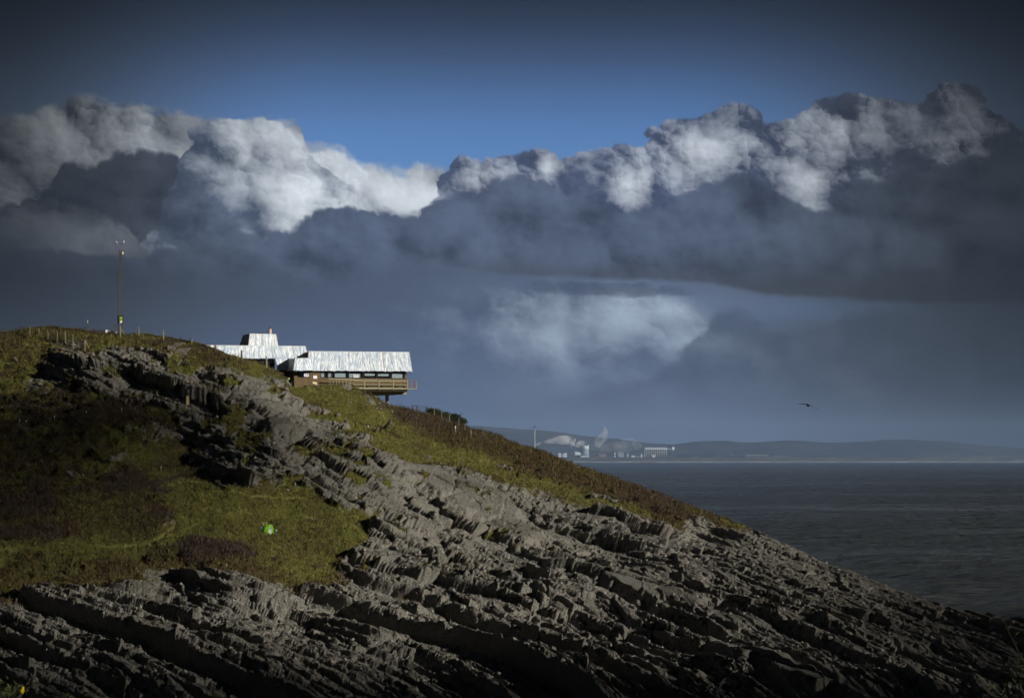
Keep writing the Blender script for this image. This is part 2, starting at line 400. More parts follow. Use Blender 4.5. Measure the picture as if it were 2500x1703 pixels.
# nearer rows run on down to the water and farther rows down the back of the headland
ne = 60
te = np.linspace(0, 1, ne+1)[1:, None]
EY = GY[-1][None, :]+te*560; ED = GD[-1][None, :]*(1-te)+te*118
nb = 46
tb = np.linspace(0, 1, nb+1)[1:][::-1, None]
rz0 = CAMH+(HOR-GY[0])/F*GD[0]
back = tb**1.5*150
mid = ss(680*1.0, 740*1.0, xs)*(1-ss(960, 1040, xs))
bz = rz0[None, :]-np.maximum(0, back-13*mid[None, :])*(0.42-0.1*mid[None, :])-0.3*ss(0, 3, back)
bz = np.maximum(bz, -4.0)
Bx = (xs[None, :]-CX)/F*GD[0][None, :]*(1+back/900); By = GD[0][None, :]+back
PX = (GX-CX)/F*GD; PY = GD; PZ = CAMH+(HOR-GY)/F*GD
EXx = (xs[None, :]-CX)/F*np.maximum(ED, 1); EZ = CAMH+(HOR-EY)/F*ED
P = np.stack([np.vstack([Bx, PX, EXx]), np.vstack([By, PY, ED]), np.vstack([bz, PZ, EZ])], -1)
FY = np.vstack([np.repeat(GY[:1], nb, 0), GY, EY]); FX = np.repeat(xs[None, :], P.shape[0], 0)
TF = np.vstack([np.repeat(TT[:1], nb, 0)*0, TT, 1+te*np.ones_like(xs)[None, :]])
def normals(P):
    du = np.gradient(P, axis=1); dv = np.gradient(P, axis=0)
    n = np.cross(du, dv); n /= np.linalg.norm(n, axis=-1, keepdims=True)+1e-9
    return np.where(n[..., 2:3] < 0, -n, n) if True else n
Nn = normals(P)
X3, Y3, Z3 = [P[..., i].astype(np.float32) for i in range(3)]
# organic wobble for every boundary
w1 = fbm(X3*0.16, Y3*0.05, Z3*0.30, 5, 5, 0.6)*34; w2 = fbm(X3*0.16+50, Y3*0.05, Z3*0.30, 9, 5, 0.6)*22
QX = FX/K+w1; QY = FY/K+w2
def poly(pts, soft=5.0):
    pts = np.array(pts, float); inside = np.zeros(QX.shape, bool); dist = np.full(QX.shape, 1e9)
    for (x1, y1), (x2, y2) in zip(pts, np.roll(pts, -1, 0)):
        if y1 != y2:
            c = ((y1 > QY) != (y2 > QY)) & (QX < (x2-x1)*(QY-y1)/(y2-y1)+x1); inside ^= c
        ex, ey = x2-x1, y2-y1; L = ex*ex+ey*ey
        t = np.clip(((QX-x1)*ex+(QY-y1)*ey)/L, 0, 1)
        dist = np.minimum(dist, np.hypot(QX-x1-t*ex, QY-y1-t*ey))
    sd = np.where(inside, dist, -dist); return ss(-soft*3.4, soft*3.4, sd)
crest = poly([(-600,600),(-600,1500),(-400,1500),(-400,1000),(0,930),(120,800),(240,788),(330,795),(430,832),(520,830),(600,850),(646,868),(655,872),(640,700),(300,600)])
strip = poly([(640,862),(760,868),(850,925),(1000,985),(1100,1036),(1250,1088),(1400,1140),(1500,1178),(1545,1205),(1400,1172),(1300,1148),(1150,1108),(1050,1086),(960,1056),(880,1028),(810,985),(740,940),(665,905)], 4)
bracken = poly([(790,855),(920,900),(1080,950),(1200,990),(1350,1050),(1550,1120),(1720,1190),(1655,1186),(1560,1176),(1535,1203),(1500,1182),(1400,1142),(1250,1090),(1100,1038),(1000,988),(900,945),(800,885)], 4)
field = poly([(320,1066),(420,1088),(500,1108),(640,1116),(700,1122),(760,1160),(850,1178),(838,1225),(780,1262),(760,1300),(700,1318),(600,1300),(560,1290),(440,1262),(380,1244),(200,1262),(-60,1300),(-60,1262),(150,1235),(340,1222),(400,1190),(335,1130)], 4)
heath = poly([(-600,1070),(0,1078),(200,1075),(330,1092),(345,1130),(385,1180),(340,1224),(150,1238),(-60,1264),(-600,1300)], 4)
scrub = poly([(-600,900),(0,900),(150,880),(240,900),(350,900),(400,960),(385,1000),(340,1030),(300,1060),(330,1080),(330,1100),(0,1100),(-600,1100)], 5)
mound = poly([(405,1240),(440,1228),(540,1246),(575,1275),(545,1290),(430,1284)], 4)
margin = poly([(-600,1262),(0,1284),(200,1255),(400,1240),(560,1280),(700,1312),(770,1290),(790,1320),(700,1332),(560,1318),(430,1310),(330,1300),(290,1330),(235,1330),(180,1350),(100,1345),(0,1380),(-600,1400)], 5)
hollowveg = poly([(380,985),(440,1010),(470,1085),(400,1085),(330,1070),(300,1050)], 5)
tufts1 = poly([(860,1075),(900,1090),(960,1140),(930,1135),(880,1108)], 3)
tuft_n = fbm(X3*0.35, Y3*0.12, Z3*0.6, 31, 4, 0.6)
upper = ss(1190, 1120, QY-(QX-600)*0.33)*ss(1150, 950, QX)*ss(640, 700, QY)
ledge = ss(0.12, 0.28, tuft_n)*upper*0.95
ledge = np.maximum(ledge, ss(0.30, 0.45, tuft_n)*ss(1500, 900, QX)*ss(1450, 1250, QY))
seaside = poly([(1500,1120),(1650,1160),(1700,1195),(1660,1190),(1560,1168)], 4)
veg = np.clip(crest+strip+bracken+field+heath+scrub+mound+margin+hollowveg+seaside, 0, 1)
veg = veg*(1-0.92*ss(0.20, 0.40, fbm(X3*0.22, Y3*0.06, Z3*0.5, 77, 4))*np.clip(crest+scrub, 0, 1))
cliffband = poly([(165,800),(240,792),(330,835),(420,838),(520,850),(600,862),(640,872),(600,890),(420,915),(300,925),(240,900),(170,880)], 5)
veg = veg*(1-0.85*cliffband*(fbm(X3*0.3, Y3*0.1, Z3*0.7, 79, 4, 0.6) > -0.22))
stony = poly([(990,905),(1050,960),(1150,1000),(1100,990),(1000,940)], 8)
veg = np.maximum(veg, ledge)
veg = veg*(1-0.95*ss(0.30, 0.42, fbm(X3*0.5, Y3*0.2, Z3*0.9, 91, 4, 0.6))*(strip > .2))
rock = 1-veg
# green (1) to brown (0) inside the vegetation, plus dark purple heath
gn = fbm(X3*0.25, Y3*0.12, Z3*0.4, 41, 4, 0.6)
green = np.clip(0.42*crest+0.80*strip+0.9*field+0.30*scrub+0.85*ledge+0.95*tufts1+0.45*seaside+0.25*margin+0.35*hollowveg+gn*0.60, 0, 1)*(1-np.clip(heath*0.80+bracken*0.88+mound, 0, 1))
ridgeline = ss(26, 0, FY-ridgeY(FX))*ss(700, 1100, QX)
green = np.clip(green+0.5*ridgeline*(gn > -.1)+heath*0.5*ss(0.1, 0.35, gn), 0, 1)
purple = np.clip(0.9*field*ss(0.18, 0.42, fbm(X3*0.16, Y3*0.10, Z3*0.7, 47, 4, 0.6))+0.7*crest*ss(0.12, 0.4, fbm(X3*0.14, Y3*0.10, Z3*0.5, 49, 4, 0.6))+heath*ss(0.15, -0.2, gn)+mound+scrub*0.4*ss(0.05, -0.3, gn)+bracken*0.35*ss(0.1, -0.3, fbm(X3*0.12, Y3*0.1, Z3*0.3, 43, 3)), 0, 1)
def line(pts, w):
    pts = np.array(pts, float); d_ = np.full(FX.shape, 1e9); qx = FX/K+w1*0.12; qy = FY/K+w2*0.12
    for (x1, y1), (x2, y2) in zip(pts[:-1], pts[1:]):
        ex, ey = x2-x1, y2-y1; t = np.clip(((qx-x1)*ex+(qy-y1)*ey)/(ex*ex+ey*ey), 0, 1)
        d_ = np.minimum(d_, np.hypot(qx-x1-t*ex, (qy-y1-t*ey)*1.6))
    return ss(w*1.5, w*0.4, d_)
zz2 = lambda P_: [((a_/2.582)/K, (750+b_/2.582)/K) for a_, b_ in P_]
trod = np.clip(line(zz2([(930,1150),(1080,1158),(1300,1165),(1480,1182),(1700,1218),(1960,1245)]), 2.4)+line(zz2([(930,1150),(945,1200),(960,1265),(1060,1310),(1110,1390),(1030,1460),(960,1510)]), 3.2)
    +line([(0,1268),(150,1250),(330,1240),(400,1218),(450,1190)], 5)*0.7+line(zz2([(1480,770),(1620,790),(1760,835),(1860,880),(2080,905),(2250,960)]), 2.6)*0.8, 0, 1)
# displacement
th = math.radians(25)
bend = fbm(X3*0.02, Y3*0.02, Z3*0.04, 12, 3)*2.2+fbm(X3*0.10, Y3*0.05, Z3*0.12, 13, 3)*0.30
tilt = math.radians(25)
A = X3*np.cos(tilt)-Z3*np.sin(tilt)+fbm(X3*0.3, Y3*0.3, Z3*0.3, 15, 3)*0.3
yk = 265-np.logaddexp(0, (265-Y3)/12)*12
yk = 265-(265-Y3)*ss(290, 240, Y3)-215
B = X3*np.sin(tilt)+Z3*np.cos(tilt)+bend*0.6+(0.06-0.0019*np.clip(X3, -60, 60))*yk
rw = ss(0.25, 0.75, rock)
near = ss(340, 215, Y3)         # beds stand out more on the shore platform
disp = np.zeros_like(X3)
def beds(h, seed, amp, share, sharp=0.8):
    b = B/h+fbm(A*0.02/h, B*0.3/h, Y3*0.0+seed, seed, 2)*0.5
    i = np.floor(b); f = b-i
    brk = np.floor(A/(h*9)+rnd(i, i*0, i*0, seed+3)*7)
    r = rnd(i, brk, i*0, seed+5)
    return (r-0.4)*amp*share+((1-f)**1.2*ss(0.0, 0.07, f)-0.4)*amp*(0.45+0.75*r)
disp += rw*(beds(3.1, 101, 0.80+0.55*near, 0.8)+beds(1.3, 131, 0.40+0.28*near, 0.9)+beds(0.45, 161, 0.16+0.08*near, 0.8))
def blocks(sa, sb, seed, amp, tiltamp, crack, keep=1.0):
    wa = fbm(X3/sa*1.3, Y3/sa*0.7, Z3/sb*0.9, seed+50, 3, 0.6)*0.22; wb = fbm(X3/sa*1.3+9, Y3/sa*0.7, Z3/sb*0.9, seed+60, 3, 0.6)*0.16
    d1, d2, ox, oy, cx, cy = worley(A/sa+wa+0.04*Y3/sa, B/sb+wb+0.08*Y3/sb, seed); zz = np.zeros_like(cx)
    r = rnd(cx, cy, zz, seed+7); ra = rnd(cx, cy, zz, seed+8)-0.5; rb = rnd(cx, cy, zz, seed+9)-0.72
    o = (r-0.45)*amp+(ox*ra+oy*rb)*tiltamp*1.6
    return o-crack*ss(0.07, 0.0, d2-d1)
upz = ss(1330, 1180, QY-(QX-800)*0.45)*ss(1750, 1500, QX)    # big blocky crags up the hill
disp += rw*(blocks(9.0, 3.0, 201, 0.40+1.3*upz, 0.5+1.6*upz, 0.20+0.2*upz)+(1-0.35*near)*(blocks(3.6, 1.25, 231, 0.40+0.30*upz, 0.75+0.40*upz, 0.18)+blocks(1.35, 0.62, 261, 0.24, 0.46, 0.12)+blocks(0.55, 0.33, 291, 0.12, 0.20, 0.06)))
disp += rw*fbm(X3*1.6, Y3*1.2, Z3*1.8, 301, 3, 0.6)*0.12
# the big smooth slab outcrop on the mid slope
slab = np.clip(poly([(860,1045),(985,1072),(1090,1110),(1200,1190),(1250,1225),(1170,1222),(1010,1140),(900,1095)], 3)+poly([(600,955),(700,975),(840,1010),(830,1035),(700,1010),(600,985)], 3)+poly([(1330,1290),(1480,1330),(1600,1390),(1560,1400),(1400,1350)], 3)+poly([(1560,1450),(1750,1520),(1900,1590),(1850,1600),(1650,1530)], 3), 0, 1)
disp = disp*(1-0.80*slab)+slab*(1.5+blocks(6.0, 2.6, 311, 0.25, 0.5, 0.30))
# broad relief
disp += fbm(X3*0.045, Y3*0.035, Z3*0.06, 61, 4)*1.8*ss(0.0, 0.12, TF)
# turf, tussock and heather
tus = fbm(X3*0.7, Y3*0.5, Z3*1.0, 71, 5, 0.62)
bil = 1-np.abs(fbm(X3*0.35, Y3*0.25, Z3*0.5, 73, 4, 0.6))*2
fine = fbm(X3*2.6, Y3*1.8, Z3*3.0, 75, 3, 0.65)
shrubby = np.clip(purple+scrub+crest*0.5+bracken*0.7+margin*0.6, 0, 1)
turf = tus*(0.50+0.30*shrubby)+(bil-0.6)*(0.25+0.75*shrubby)+fine*(0.13+0.14*shrubby)
disp += (1-rw)*turf*(1-0.75*trod)-0.18*trod
lim = ss(0.0, 0.06, TF)          # calm the crest line so the outline stays as surveyed
lo = 0.15+0.30*ss(1000, 1150, FX)+0.25*ss(1700, 1850, FX); disp = disp*(lo+(1-lo)*ss(0.0, 0.10, TF))
bk = np.zeros(P.shape[:2]); bk[:nb] = 1
# path and terrace cut into the turf
hk = (0.85*(1-near*0.8)*rw)[..., None]; Dv = Nn*np.array([1, 1, 0.75])*(1-hk*0.45)+np.array([0.12, -0.95, 0.10])*hk; Dv /= np.linalg.norm(Dv, axis=-1, keepdims=True)
P2 = P+Dv*disp[..., None]
far_rows = np.arange(P.shape[0]) < nb
V = P2.reshape(-1, 3)
R, Cn = P.shape[:2]
idx = (np.arange(R-1)[:, None]*Cn+np.arange(Cn-1)[None, :]).ravel()
Fq = np.stack([idx, idx+Cn, idx+Cn+1, idx+1], 1)
def m_land(nt, out):
    at_ = nt.nodes.new('ShaderNodeAttribute'); at_.attribute_name = 'cover'
    s_ = nt.nodes.new('ShaderNodeSeparateColor'); nt.links.new(at_.outputs['Color'], s_.inputs[0])
    vg, gr, pu = X(s_.outputs[0]), X(s_.outputs[1]), X(s_.outputs[2])
    co = nt.nodes.new('ShaderNodeNewGeometry').outputs['Position']
    mp = nt.nodes.new('ShaderNodeMapping'); nt.links.new(co, mp.inputs[0]); mp.inputs['Rotation'].default_value = (0, math.radians(25), 0); mp.inputs['Scale'].default_value = (0.45, 0.5, 1.6)
    st = noise(mp.outputs[0], 0.8, 6, 0.65); n1 = noise(co, 0.22, 4, 0.6); n2 = noise(co, 2.6, 6, 0.7); n3 = noise(co, 9.0, 4, 0.7)
    rock_c = mixc((st*1.6-0.35).cl(), rgb(132,131,124), rgb(200,198,188))
    rock_c = mixc(sstep(0.52, 0.66, n1)*0.5, rock_c, rgb(140,130,116))
    n0 = noise(co, 0.07, 4, 0.6); rock_c = mixc(sstep(0.45, 0.62, n0)*0.55, rock_c, rgb(118,114,104)); rock_c = mixc(sstep(0.55, 0.42, n0)*0.3, rock_c, rgb(170,160,142))
    rock_c = mixc(sstep(0.60, 0.72, n2)*0.55, rock_c, rgb(222,218,206))
    rock_c = mixc(sstep(0.62, 0.50, n3)*0.35, rgb(96,92,84), rock_c)
    gcol = mixc(n2, rgb(50,56,20), rgb(116,114,52)); gcol = mixc(sstep(0.5, 0.68, n1)*0.6, gcol, rgb(98,88,48))
    gcol = mixc(sstep(0.56, 0.7, n3)*0.45, gcol, rgb(130,122,72))
    bcol = mixc(n2, rgb(42,36,22), rgb(82,66,40)); bcol = mixc(sstep(0.5, 0.65, n3)*0.5, bcol, rgb(94,66,42)); bcol = mixc(sstep(0.58, 0.42, n1)*0.5, bcol, rgb(58,58,28))
    pcol = mixc(n2, rgb(38,30,26), rgb(72,58,50))
    v_c = mixc(gr, bcol, gcol); v_c = mixc(pu*0.9, v_c, pcol)
    aw_ = nt.nodes.new('ShaderNodeAttribute'); aw_.attribute_name = 'worn'
    v_c = mixc(X(aw_.outputs['Fac'])*0.9, v_c, mixc(n2, rgb(106,110,48), rgb(160,150,100)))
    sel = sstep(0.42, 0.58, vg+(n2-0.5)*1.2+(noise(co, 0.75, 4, 0.65)-0.5)*1.3)
    c = mixc(sel, rock_c, v_c)
    bp = noise(mp.outputs[0], 5.0, 8, 0.75)*0.6+voro(co, 3.4, 'F1', 2.0, 0.6)*0.4
    bsdf(nt, out, c, 0.92, bp, 0.24, 0.0, 0.18)
M_LAND = mat('headland_ground', m_land)
land = np_mesh('headland', V, Fq, M_LAND, smooth=False)
add_attr(land, 'cover', np.stack([np.maximum(veg, trod), green, purple, np.ones_like(veg)], -1).reshape(-1, 4))
add_attr(land, 'worn', np.stack([trod]*4, -1).reshape(-1, 4))
tag(land, kind='structure')
print('land verts', len(V))
# grid lookup used to stand things on the ground: pixel of the photo to the nearest surface point
SURF = P2[nb:nb+NY]; 
def ground(Xp, Yp):
    i = int(np.clip(round((Xp-xs[0])/(xs[1]-xs[0])), 0, NX-1)); c = SURF[:, i]
    py = HOR-(c[:, 2]-CAMH)/c[:, 1]*F
    j = int(np.argmin(np.abs(py-Yp))); return Vector(c[j])
# ---------------------------------------------------------------- sea: one sheet to the horizon with real swell near by
def m_sea(nt, out):
    co = nt.nodes.new('ShaderNodeNewGeometry').outputs['Position']
    def st(sx, sy, sc, d, r):
        mp = nt.nodes.new('ShaderNodeMapping'); nt.links.new(co, mp.inputs[0]); mp.inputs['Scale'].default_value = (sx, sy, 1)
        mp.inputs['Rotation'].default_value = (0, 0, 0.12); return noise(mp.outputs[0], sc, d, r)
    a1 = st(0.5, 1.0, 0.55, 5, 0.6); a2 = st(0.35, 1.0, 0.07, 4, 0.6); a3 = st(0.3, 1.0, 0.006, 4, 0.6)
    big = st(0.25, 1.0, 0.0016, 3, 0.5)
    h = a1*0.95+a2*2.2+a3*5.0
    foam = sstep(0.70, 0.74, st(0.4, 1.0, 0.11, 6, 0.62))*sstep(0.5, 0.56, a1)
    c = mixc((big*2.0-0.5).cl(), rgb(58,60,56), rgb(74,80,84)); c = mixc(sstep(0.52, 0.68, a3)*0.5, c, rgb(104,112,122)); c = mixc(foam, c, rgb(190,196,200))
    rg = X(0.0); rg = a2*0.25+0.16+foam*0.5
    bsdf(nt, out, c, rg, h, 1.5, 0.0, 0.5, **{'IOR': 1.33})
M_SEA = mat('sea_water', m_sea)
ys = np.concatenate([np.linspace(60, 900, 420), np.geomspace(905, 12600, 380)])
us = np.linspace(-0.30, 0.30, 300)
SX = us[None, :]*(ys[:, None]+350); SY = np.repeat(ys[:, None], 300, 1)
hz = fbm(SX*0.10, SY*0.16, SX*0, 401, 4, 0.62)*0.95+fbm(SX*0.02, SY*0.05, SX*0, 405, 2)*0.4
fade_ = ss(5000, 900, SY)
Vs = np.stack([SX, SY, hz*fade_-0.25], -1).reshape(-1, 3)
i0 = (np.arange(len(ys)-1)[:, None]*300+np.arange(299)[None, :]).ravel()
sea = np_mesh('sea', Vs, np.stack([i0, i0+1, i0+301, i0+300], 1), M_SEA, smooth=True)
tag(sea, kind='structure')
# ground that carries everything on to the horizon, under the sea and beyond the far shore
M_BED = simple('seabed_sand', rgb(88,84,70), 0.9)
m = MB(); m.box(-9000, 9000, -600, 17400, -9, -6.5); tag(m.build('seabed', M_BED), kind='structure')
# ---------------------------------------------------------------- far shore, hills, haze and added unseen clouds that shade the land's edges
def m_hill(nt, out):
    co = nt.nodes.new('ShaderNodeNewGeometry').outputs['Position']
    n1 = noise(co, 0.0016, 5, 0.6); n2 = noise(co, 0.012, 5, 0.65)
    c = mixc(sstep(0.4, 0.6, n1), rgb(44,47,44), rgb(72,70,62)); c = mixc(sstep(0.45, 0.6, n2)*0.7, c, rgb(30,35,34))
    bsdf(nt, out, c, 0.95, n2, 20.0)
M_HILL = mat('far_hill_cover', m_hill)
def hill(name, prof, d, depth, seed):
    pr = np.array(prof, float); hx = np.linspace(pr[0,0], pr[-1,0], 520); n_ = len(hx)
    hh = CAMH+(HOR-np.interp(hx, pr[:,0], pr[:,1]))/F*d
    wx_ = (hx-CX)/F*d
    rows = []
    for k, q in enumerate(np.linspace(0, 1, 22)):
        y = d-depth*(1-q)*1.0+depth*0.0; prof_ = np.sin(q*math.pi/2)**0.9
        z = 2+(hh-2)*prof_+fbm(wx_*0.004, np.full(n_, y)*0.004, wx_*0, seed, 4)*22*math.sin(math.pi*min(q, 0.97))
        z = z+fbm(wx_*0.03, np.full(n_, y)*0.03, wx_*0, seed+3, 3, 0.6)*4.5*q
        rows.append(np.stack([wx_, np.full(n_, y), z], -1))
    for q in (0.3, 1.0):
        rows.append(np.stack([wx_, np.full(n_, d+depth*q*0.5), hh*(1-q)-6*q], -1))
    V = np.concatenate(rows); R_ = len(rows)
    i = (np.arange(R_-1)[:, None]*n_+np.arange(n_-1)[None, :]).ravel()
    o = np_mesh(name, V, np.stack([i, i+1, i+n_+1, i+n_], 1), M_HILL, smooth=True); tag(o, kind='structure'); return o
hill('hills', [(-900,1050),(-300,1030),(300,1042),(800,1030),(1100,1036),(1146,1038),(1260,1046),(1345,1053),(1418,1064),(1480,1070),(1550,1078),(1579,1083),(1637,1084),(1700,1090),(1800,1096),(3300,1100)], 15600, 1500, 501)
hill('hills', [(-900,1100),(900,1100),(1400,1096),(1560,1092),(1637,1085),(1702,1077),(1760,1076),(1820,1079),(1850,1078),(1900,1076),(1945,1075),(1990,1079),(2044,1080),(2110,1078),(2151,1075),(2216,1073),(2313,1077),(2360,1083),(2420,1088),(2500,1095),(2700,1098),(3300,1090)], 14000, 900, 541)
# low coastal plain: beach, dunes and works ground
def m_coast(nt, out):
    g_ = nt.nodes.new('ShaderNodeNewGeometry').outputs['Position']
    s_ = nt.nodes.new('ShaderNodeSeparateXYZ'); nt.links.new(g_, s_.inputs[0]); z = X(s_.outputs[2]); x = X(s_.outputs[0])
    n1 = noise(g_, 0.01, 5, 0.65); n2 = noise(g_, 0.05, 4, 0.6)
    c = mixc(sstep(0.42, 0.58, n1), rgb(70,66,52), rgb(104,96,74)); c = mixc(sstep(0.52, 0.6, n2)*0.6, c, rgb(52,56,38))
    c = mixc(sstep(5.0, 3.2, z)*1.0, c, rgb(140,134,122))
    bsdf(nt, out, c, 0.95)
M_COAST = mat('coast_ground', m_coast)
cx_ = np.linspace(-3600, 3600, 900); cy_ = np.array([11700, 11780, 11800, 11830, 11860, 11900, 11960, 12050, 12200, 12500, 13200, 14300, 16500, 17300], float)
CXg, CYg = np.meshgrid(cx_, cy_)
zz_ = np.interp(CYg, [11700, 11780, 11830, 11860, 11900, 11960, 12080, 17300], [-7.0, 0.3, 2.0, 3.0, 8.5, 14.0, 22.5, 26])
dune = np.clip(fbm(CXg*0.006, CYg*0.006, CXg*0, 601, 4), -0.3, 1)*12*ss(500, 1500, CXg)*ss(11860, 11960, CYg)*ss(12400, 12100, CYg)
zz_ = zz_+dune+fbm(CXg*0.02, CYg*0.02, CXg*0, 605, 3)*0.8*ss(11860, 11900, CYg)
i_ = (np.arange(len(cy_)-1)[:, None]*900+np.arange(899)[None, :]).ravel()
coast = np_mesh('coast', np.stack([CXg, CYg, zz_], -1).reshape(-1, 3), np.stack([i_, i_+1, i_+901, i_+900], 1), M_COAST, smooth=True); tag(coast, kind='structure')
# breaking surf along the far beach
M_SURF = simple('surf_foam', rgb(190,194,198), 0.6)
m = MB()
for k in range(150):
    x0 = rng.uniform(-1500, 2600); L = rng.uniform(8, 60); y0 = 11760-rng.uniform(0, 60)
    m.quad((x0, y0, 0.45), (x0+L, y0+rng.uniform(-6, 6), 0.45), (x0+L*0.9, y0+5, 1.0+rng.uniform(0, .8)), (x0+L*0.1, y0+4, 1.0+rng.uniform(0, .9)))
tag(m.build('surf', M_SURF), 'broken white surf along the far beach', 'surf', kind='stuff')
# haze
def m_haze(nt, out):
    v = nt.nodes.new('ShaderNodeVolumePrincipled'); v.inputs['Color'].default_value = (0.42, 0.62, 1.0, 1); v.inputs['Density'].default_value = 3.8e-5
    v.inputs['Anisotropy'].default_value = 0.0; nt.links.new(v.outputs[0], out.inputs['Volume'])
M_HAZE = mat('haze_air', m_haze)
m = MB(); m.box(-9500, 9500, -900, 17900, -10.5, 232); hz_o = tag(m.build('haze', M_HAZE), 'thin blue haze over the bay', 'haze', kind='stuff')
# unseen clouds, added to cast vignette-like shade on the land
def m_shade_cloud(nt, out):
    t = nt.nodes.new('ShaderNodeTexCoord').outputs['Object']
    d = nt.nodes.new('ShaderNodeBsdfDiffuse'); d.inputs['Color'].default_value = (0.8, 0.8, 0.8, 1)
    tr = nt.nodes.new('ShaderNodeBsdfTransparent'); mx = nt.nodes.new('ShaderNodeMixShader')
    f = sstep(0.25, 0.75, noise(t, 0.02, 5, 0.6))*0.28+0.50
    nt.links.new(f.v, mx.inputs[0]); nt.links.new(tr.outputs[0], mx.inputs[1]); nt.links.new(d.outputs[0], mx.inputs[2]); nt.links.new(mx.outputs[0], out.inputs['Surface'])
M_SHADE_CLOUD = mat('added_shade_vapour', m_shade_cloud)
def added_shade_cloud(cx, cy, rx, ry, z0, dist, seed, rot=0.0):
    n1, n2 = 40, 22; g1 = np.linspace(0, 2*math.pi, n1+1); g2 = np.linspace(-math.pi/2, math.pi/2, n2)
    A_, B_ = np.meshgrid(g1, g2); s_ = lambda q: np.sign(q)*np.abs(q)**0.7
    x = s_(np.cos(A_))*np.cos(B_)**0.6; y = s_(np.sin(A_))*np.cos(B_)**0.6; z = np.sin(B_)
    k = 1+0.22*fbm(np.cos(A_)*1.6+seed, np.sin(A_)*1.6, z*1.5, seed, 4)
    x, y = x*k*rx, y*k*ry; z = z*k*6
    x, y = x*math.cos(rot)-y*math.sin(rot), x*math.sin(rot)+y*math.cos(rot)
    Vc = np.stack([x, y, z], -1).reshape(-1, 3); m1 = n1+1
    i = (np.arange(n2-1)[:, None]*m1+np.arange(n1)[None, :]).ravel()
    o = np_mesh('added_shade_cloud', Vc, np.stack([i, i+1, i+m1+1, i+m1], 1), M_SHADE_CLOUD, smooth=True)
    o.location = Vector((cx, cy, z0))+sdir*dist; tag(o, kind='structure')
added_shade_cloud(0, 166, 124, 60, 4, 2600, 701)
added_shade_cloud(-96, 280, 58, 84, 14, 2900, 711)
added_shade_cloud(80, 262, 46, 90, 5, 2700, 721)
# ---------------------------------------------------------------- the lookout building on the shoulder of the hill
M_SHEET = None
def m_sheet(nt, out):
    t = nt.nodes.new('ShaderNodeTexCoord').outputs['Object']
    n1 = noise(t, 1.2, 4, 0.6); n2 = noise(t, 7.0, 5, 0.65)
    c = mixc(sstep(0.35, 0.65, n1), rgb(188,202,216), rgb(226,232,238)); c = mixc(sstep(0.55, 0.7, n2)*0.45, c, rgb(160,172,182))
    bsdf(nt, out, c, 0.38, n2, 0.03, 0.0, 0.5)
M_SHEET = mat('plastic_sheeting', m_sheet)
M_BATTEN = simple('batten_timber', rgb(216,218,216), 0.7); M_BATTEN2 = simple('raw_batten', rgb(206,172,140), 0.7)
M_FRAME = simple('dark_brown_frame', rgb(44,30,22), 0.6)
M_ROOF = simple('roof_felt', rgb(58,54,52), 0.9); M_DARK = simple('dark_interior', rgb(40,38,36), 0.9)  # dark grey for the inner and recess walls
M_CONC = simple('weathered_concrete', rgb(150,142,112), 0.85, scale=2.0, var=0.25); M_TIMB = simple('weathered_rail', rgb(146,142,118), 0.75, var=0.25)
M_REDT = simple('reddish_timber', rgb(112,82,66), 0.7, var=0.2); M_BLIND = simple('pale_blind', rgb(196,206,212), 0.8, var=0.08)
M_PAPER = simple('notice_paper', rgb(232,234,236), 0.6, var=0.03); M_INK = simple('printed_ink', rgb(34,40,52), 0.6)
def m_brick(nt, out):
    t = nt.nodes.new('ShaderNodeTexCoord').outputs['Object']
    sp_ = nt.nodes.new('ShaderNodeSeparateXYZ'); nt.links.new(t, sp_.inputs[0])
    b = nt.nodes.new('ShaderNodeTexBrick'); nt.links.new(vec(X(sp_.outputs[0])+X(sp_.outputs[1]), X(sp_.outputs[2])), b.inputs['Vector'])
    b.inputs['Scale'].default_value = 1.0; b.inputs['Brick Width'].default_value = 0.30; b.inputs['Row Height'].default_value = 0.10; b.inputs['Mortar Size'].default_value = 0.012
    b.inputs['Color1'].default_value = rgb(104,80,52); b.inputs['Color2'].default_value = rgb(80,62,40); b.inputs['Mortar'].default_value = rgb(150,136,110)
    n1 = noise(t, 2.2, 5, 0.65); c = mixc(sstep(0.45, 0.65, n1)*0.5, X(b.outputs['Color']), rgb(112,98,62))
    bsdf(nt, out, c, 0.9, X(b.outputs['Fac'])*-1.0, 0.01)
M_BRICK = mat('brown_brick', m_brick)
def m_glass(nt, out):
    g_ = nt.nodes.new('ShaderNodeBsdfGlossy'); g_.inputs['Roughness'].default_value = 0.05; g_.inputs['Color'].default_value = (0.8, 0.9, 1, 1)
    tr = nt.nodes.new('ShaderNodeBsdfTransparent'); tr.inputs['Color'].default_value = (0.93, 0.95, 0.95, 1); mx = nt.nodes.new('ShaderNodeMixShader'); mx.inputs[0].default_value = 0.14
    nt.links.new(tr.outputs[0], mx.inputs[1]); nt.links.new(g_.outputs[0], mx.inputs[2]); nt.links.new(mx.outputs[0], out.inputs['Surface'])
M_GLASS = mat('window_glass', m_glass)
PHI = math.radians(19); BO = at(718.3, 943.9, 362.0)
cP, sP = math.cos(PHI), math.sin(PHI)
def Lp(Xs, Ys, w):              # photo pixel on the plane w metres behind the front wall, in building axes
    r = (Xs-CX)/F; u = (r*(BO.y+w*cP)-BO.x+w*sP)/(cP-r*sP)
    dy_ = BO.y+u*sP+w*cP; return Vector((u, w, CAMH+(HOR-Ys)/F*dy_-BO.z))
z1 = lambda x, y: (480+x/4.007, 760+y/4.007)
z2 = lambda x, y: (560+x/11.62, 790+y/11.62)
z3 = lambda x, y: (850+x/11.62, 890+y/11.62)
def L1(x, y, w=0.0): return Lp(*z1(x, y), w)
def L2(x, y, w=0.0): return Lp(*z2(x, y), w)
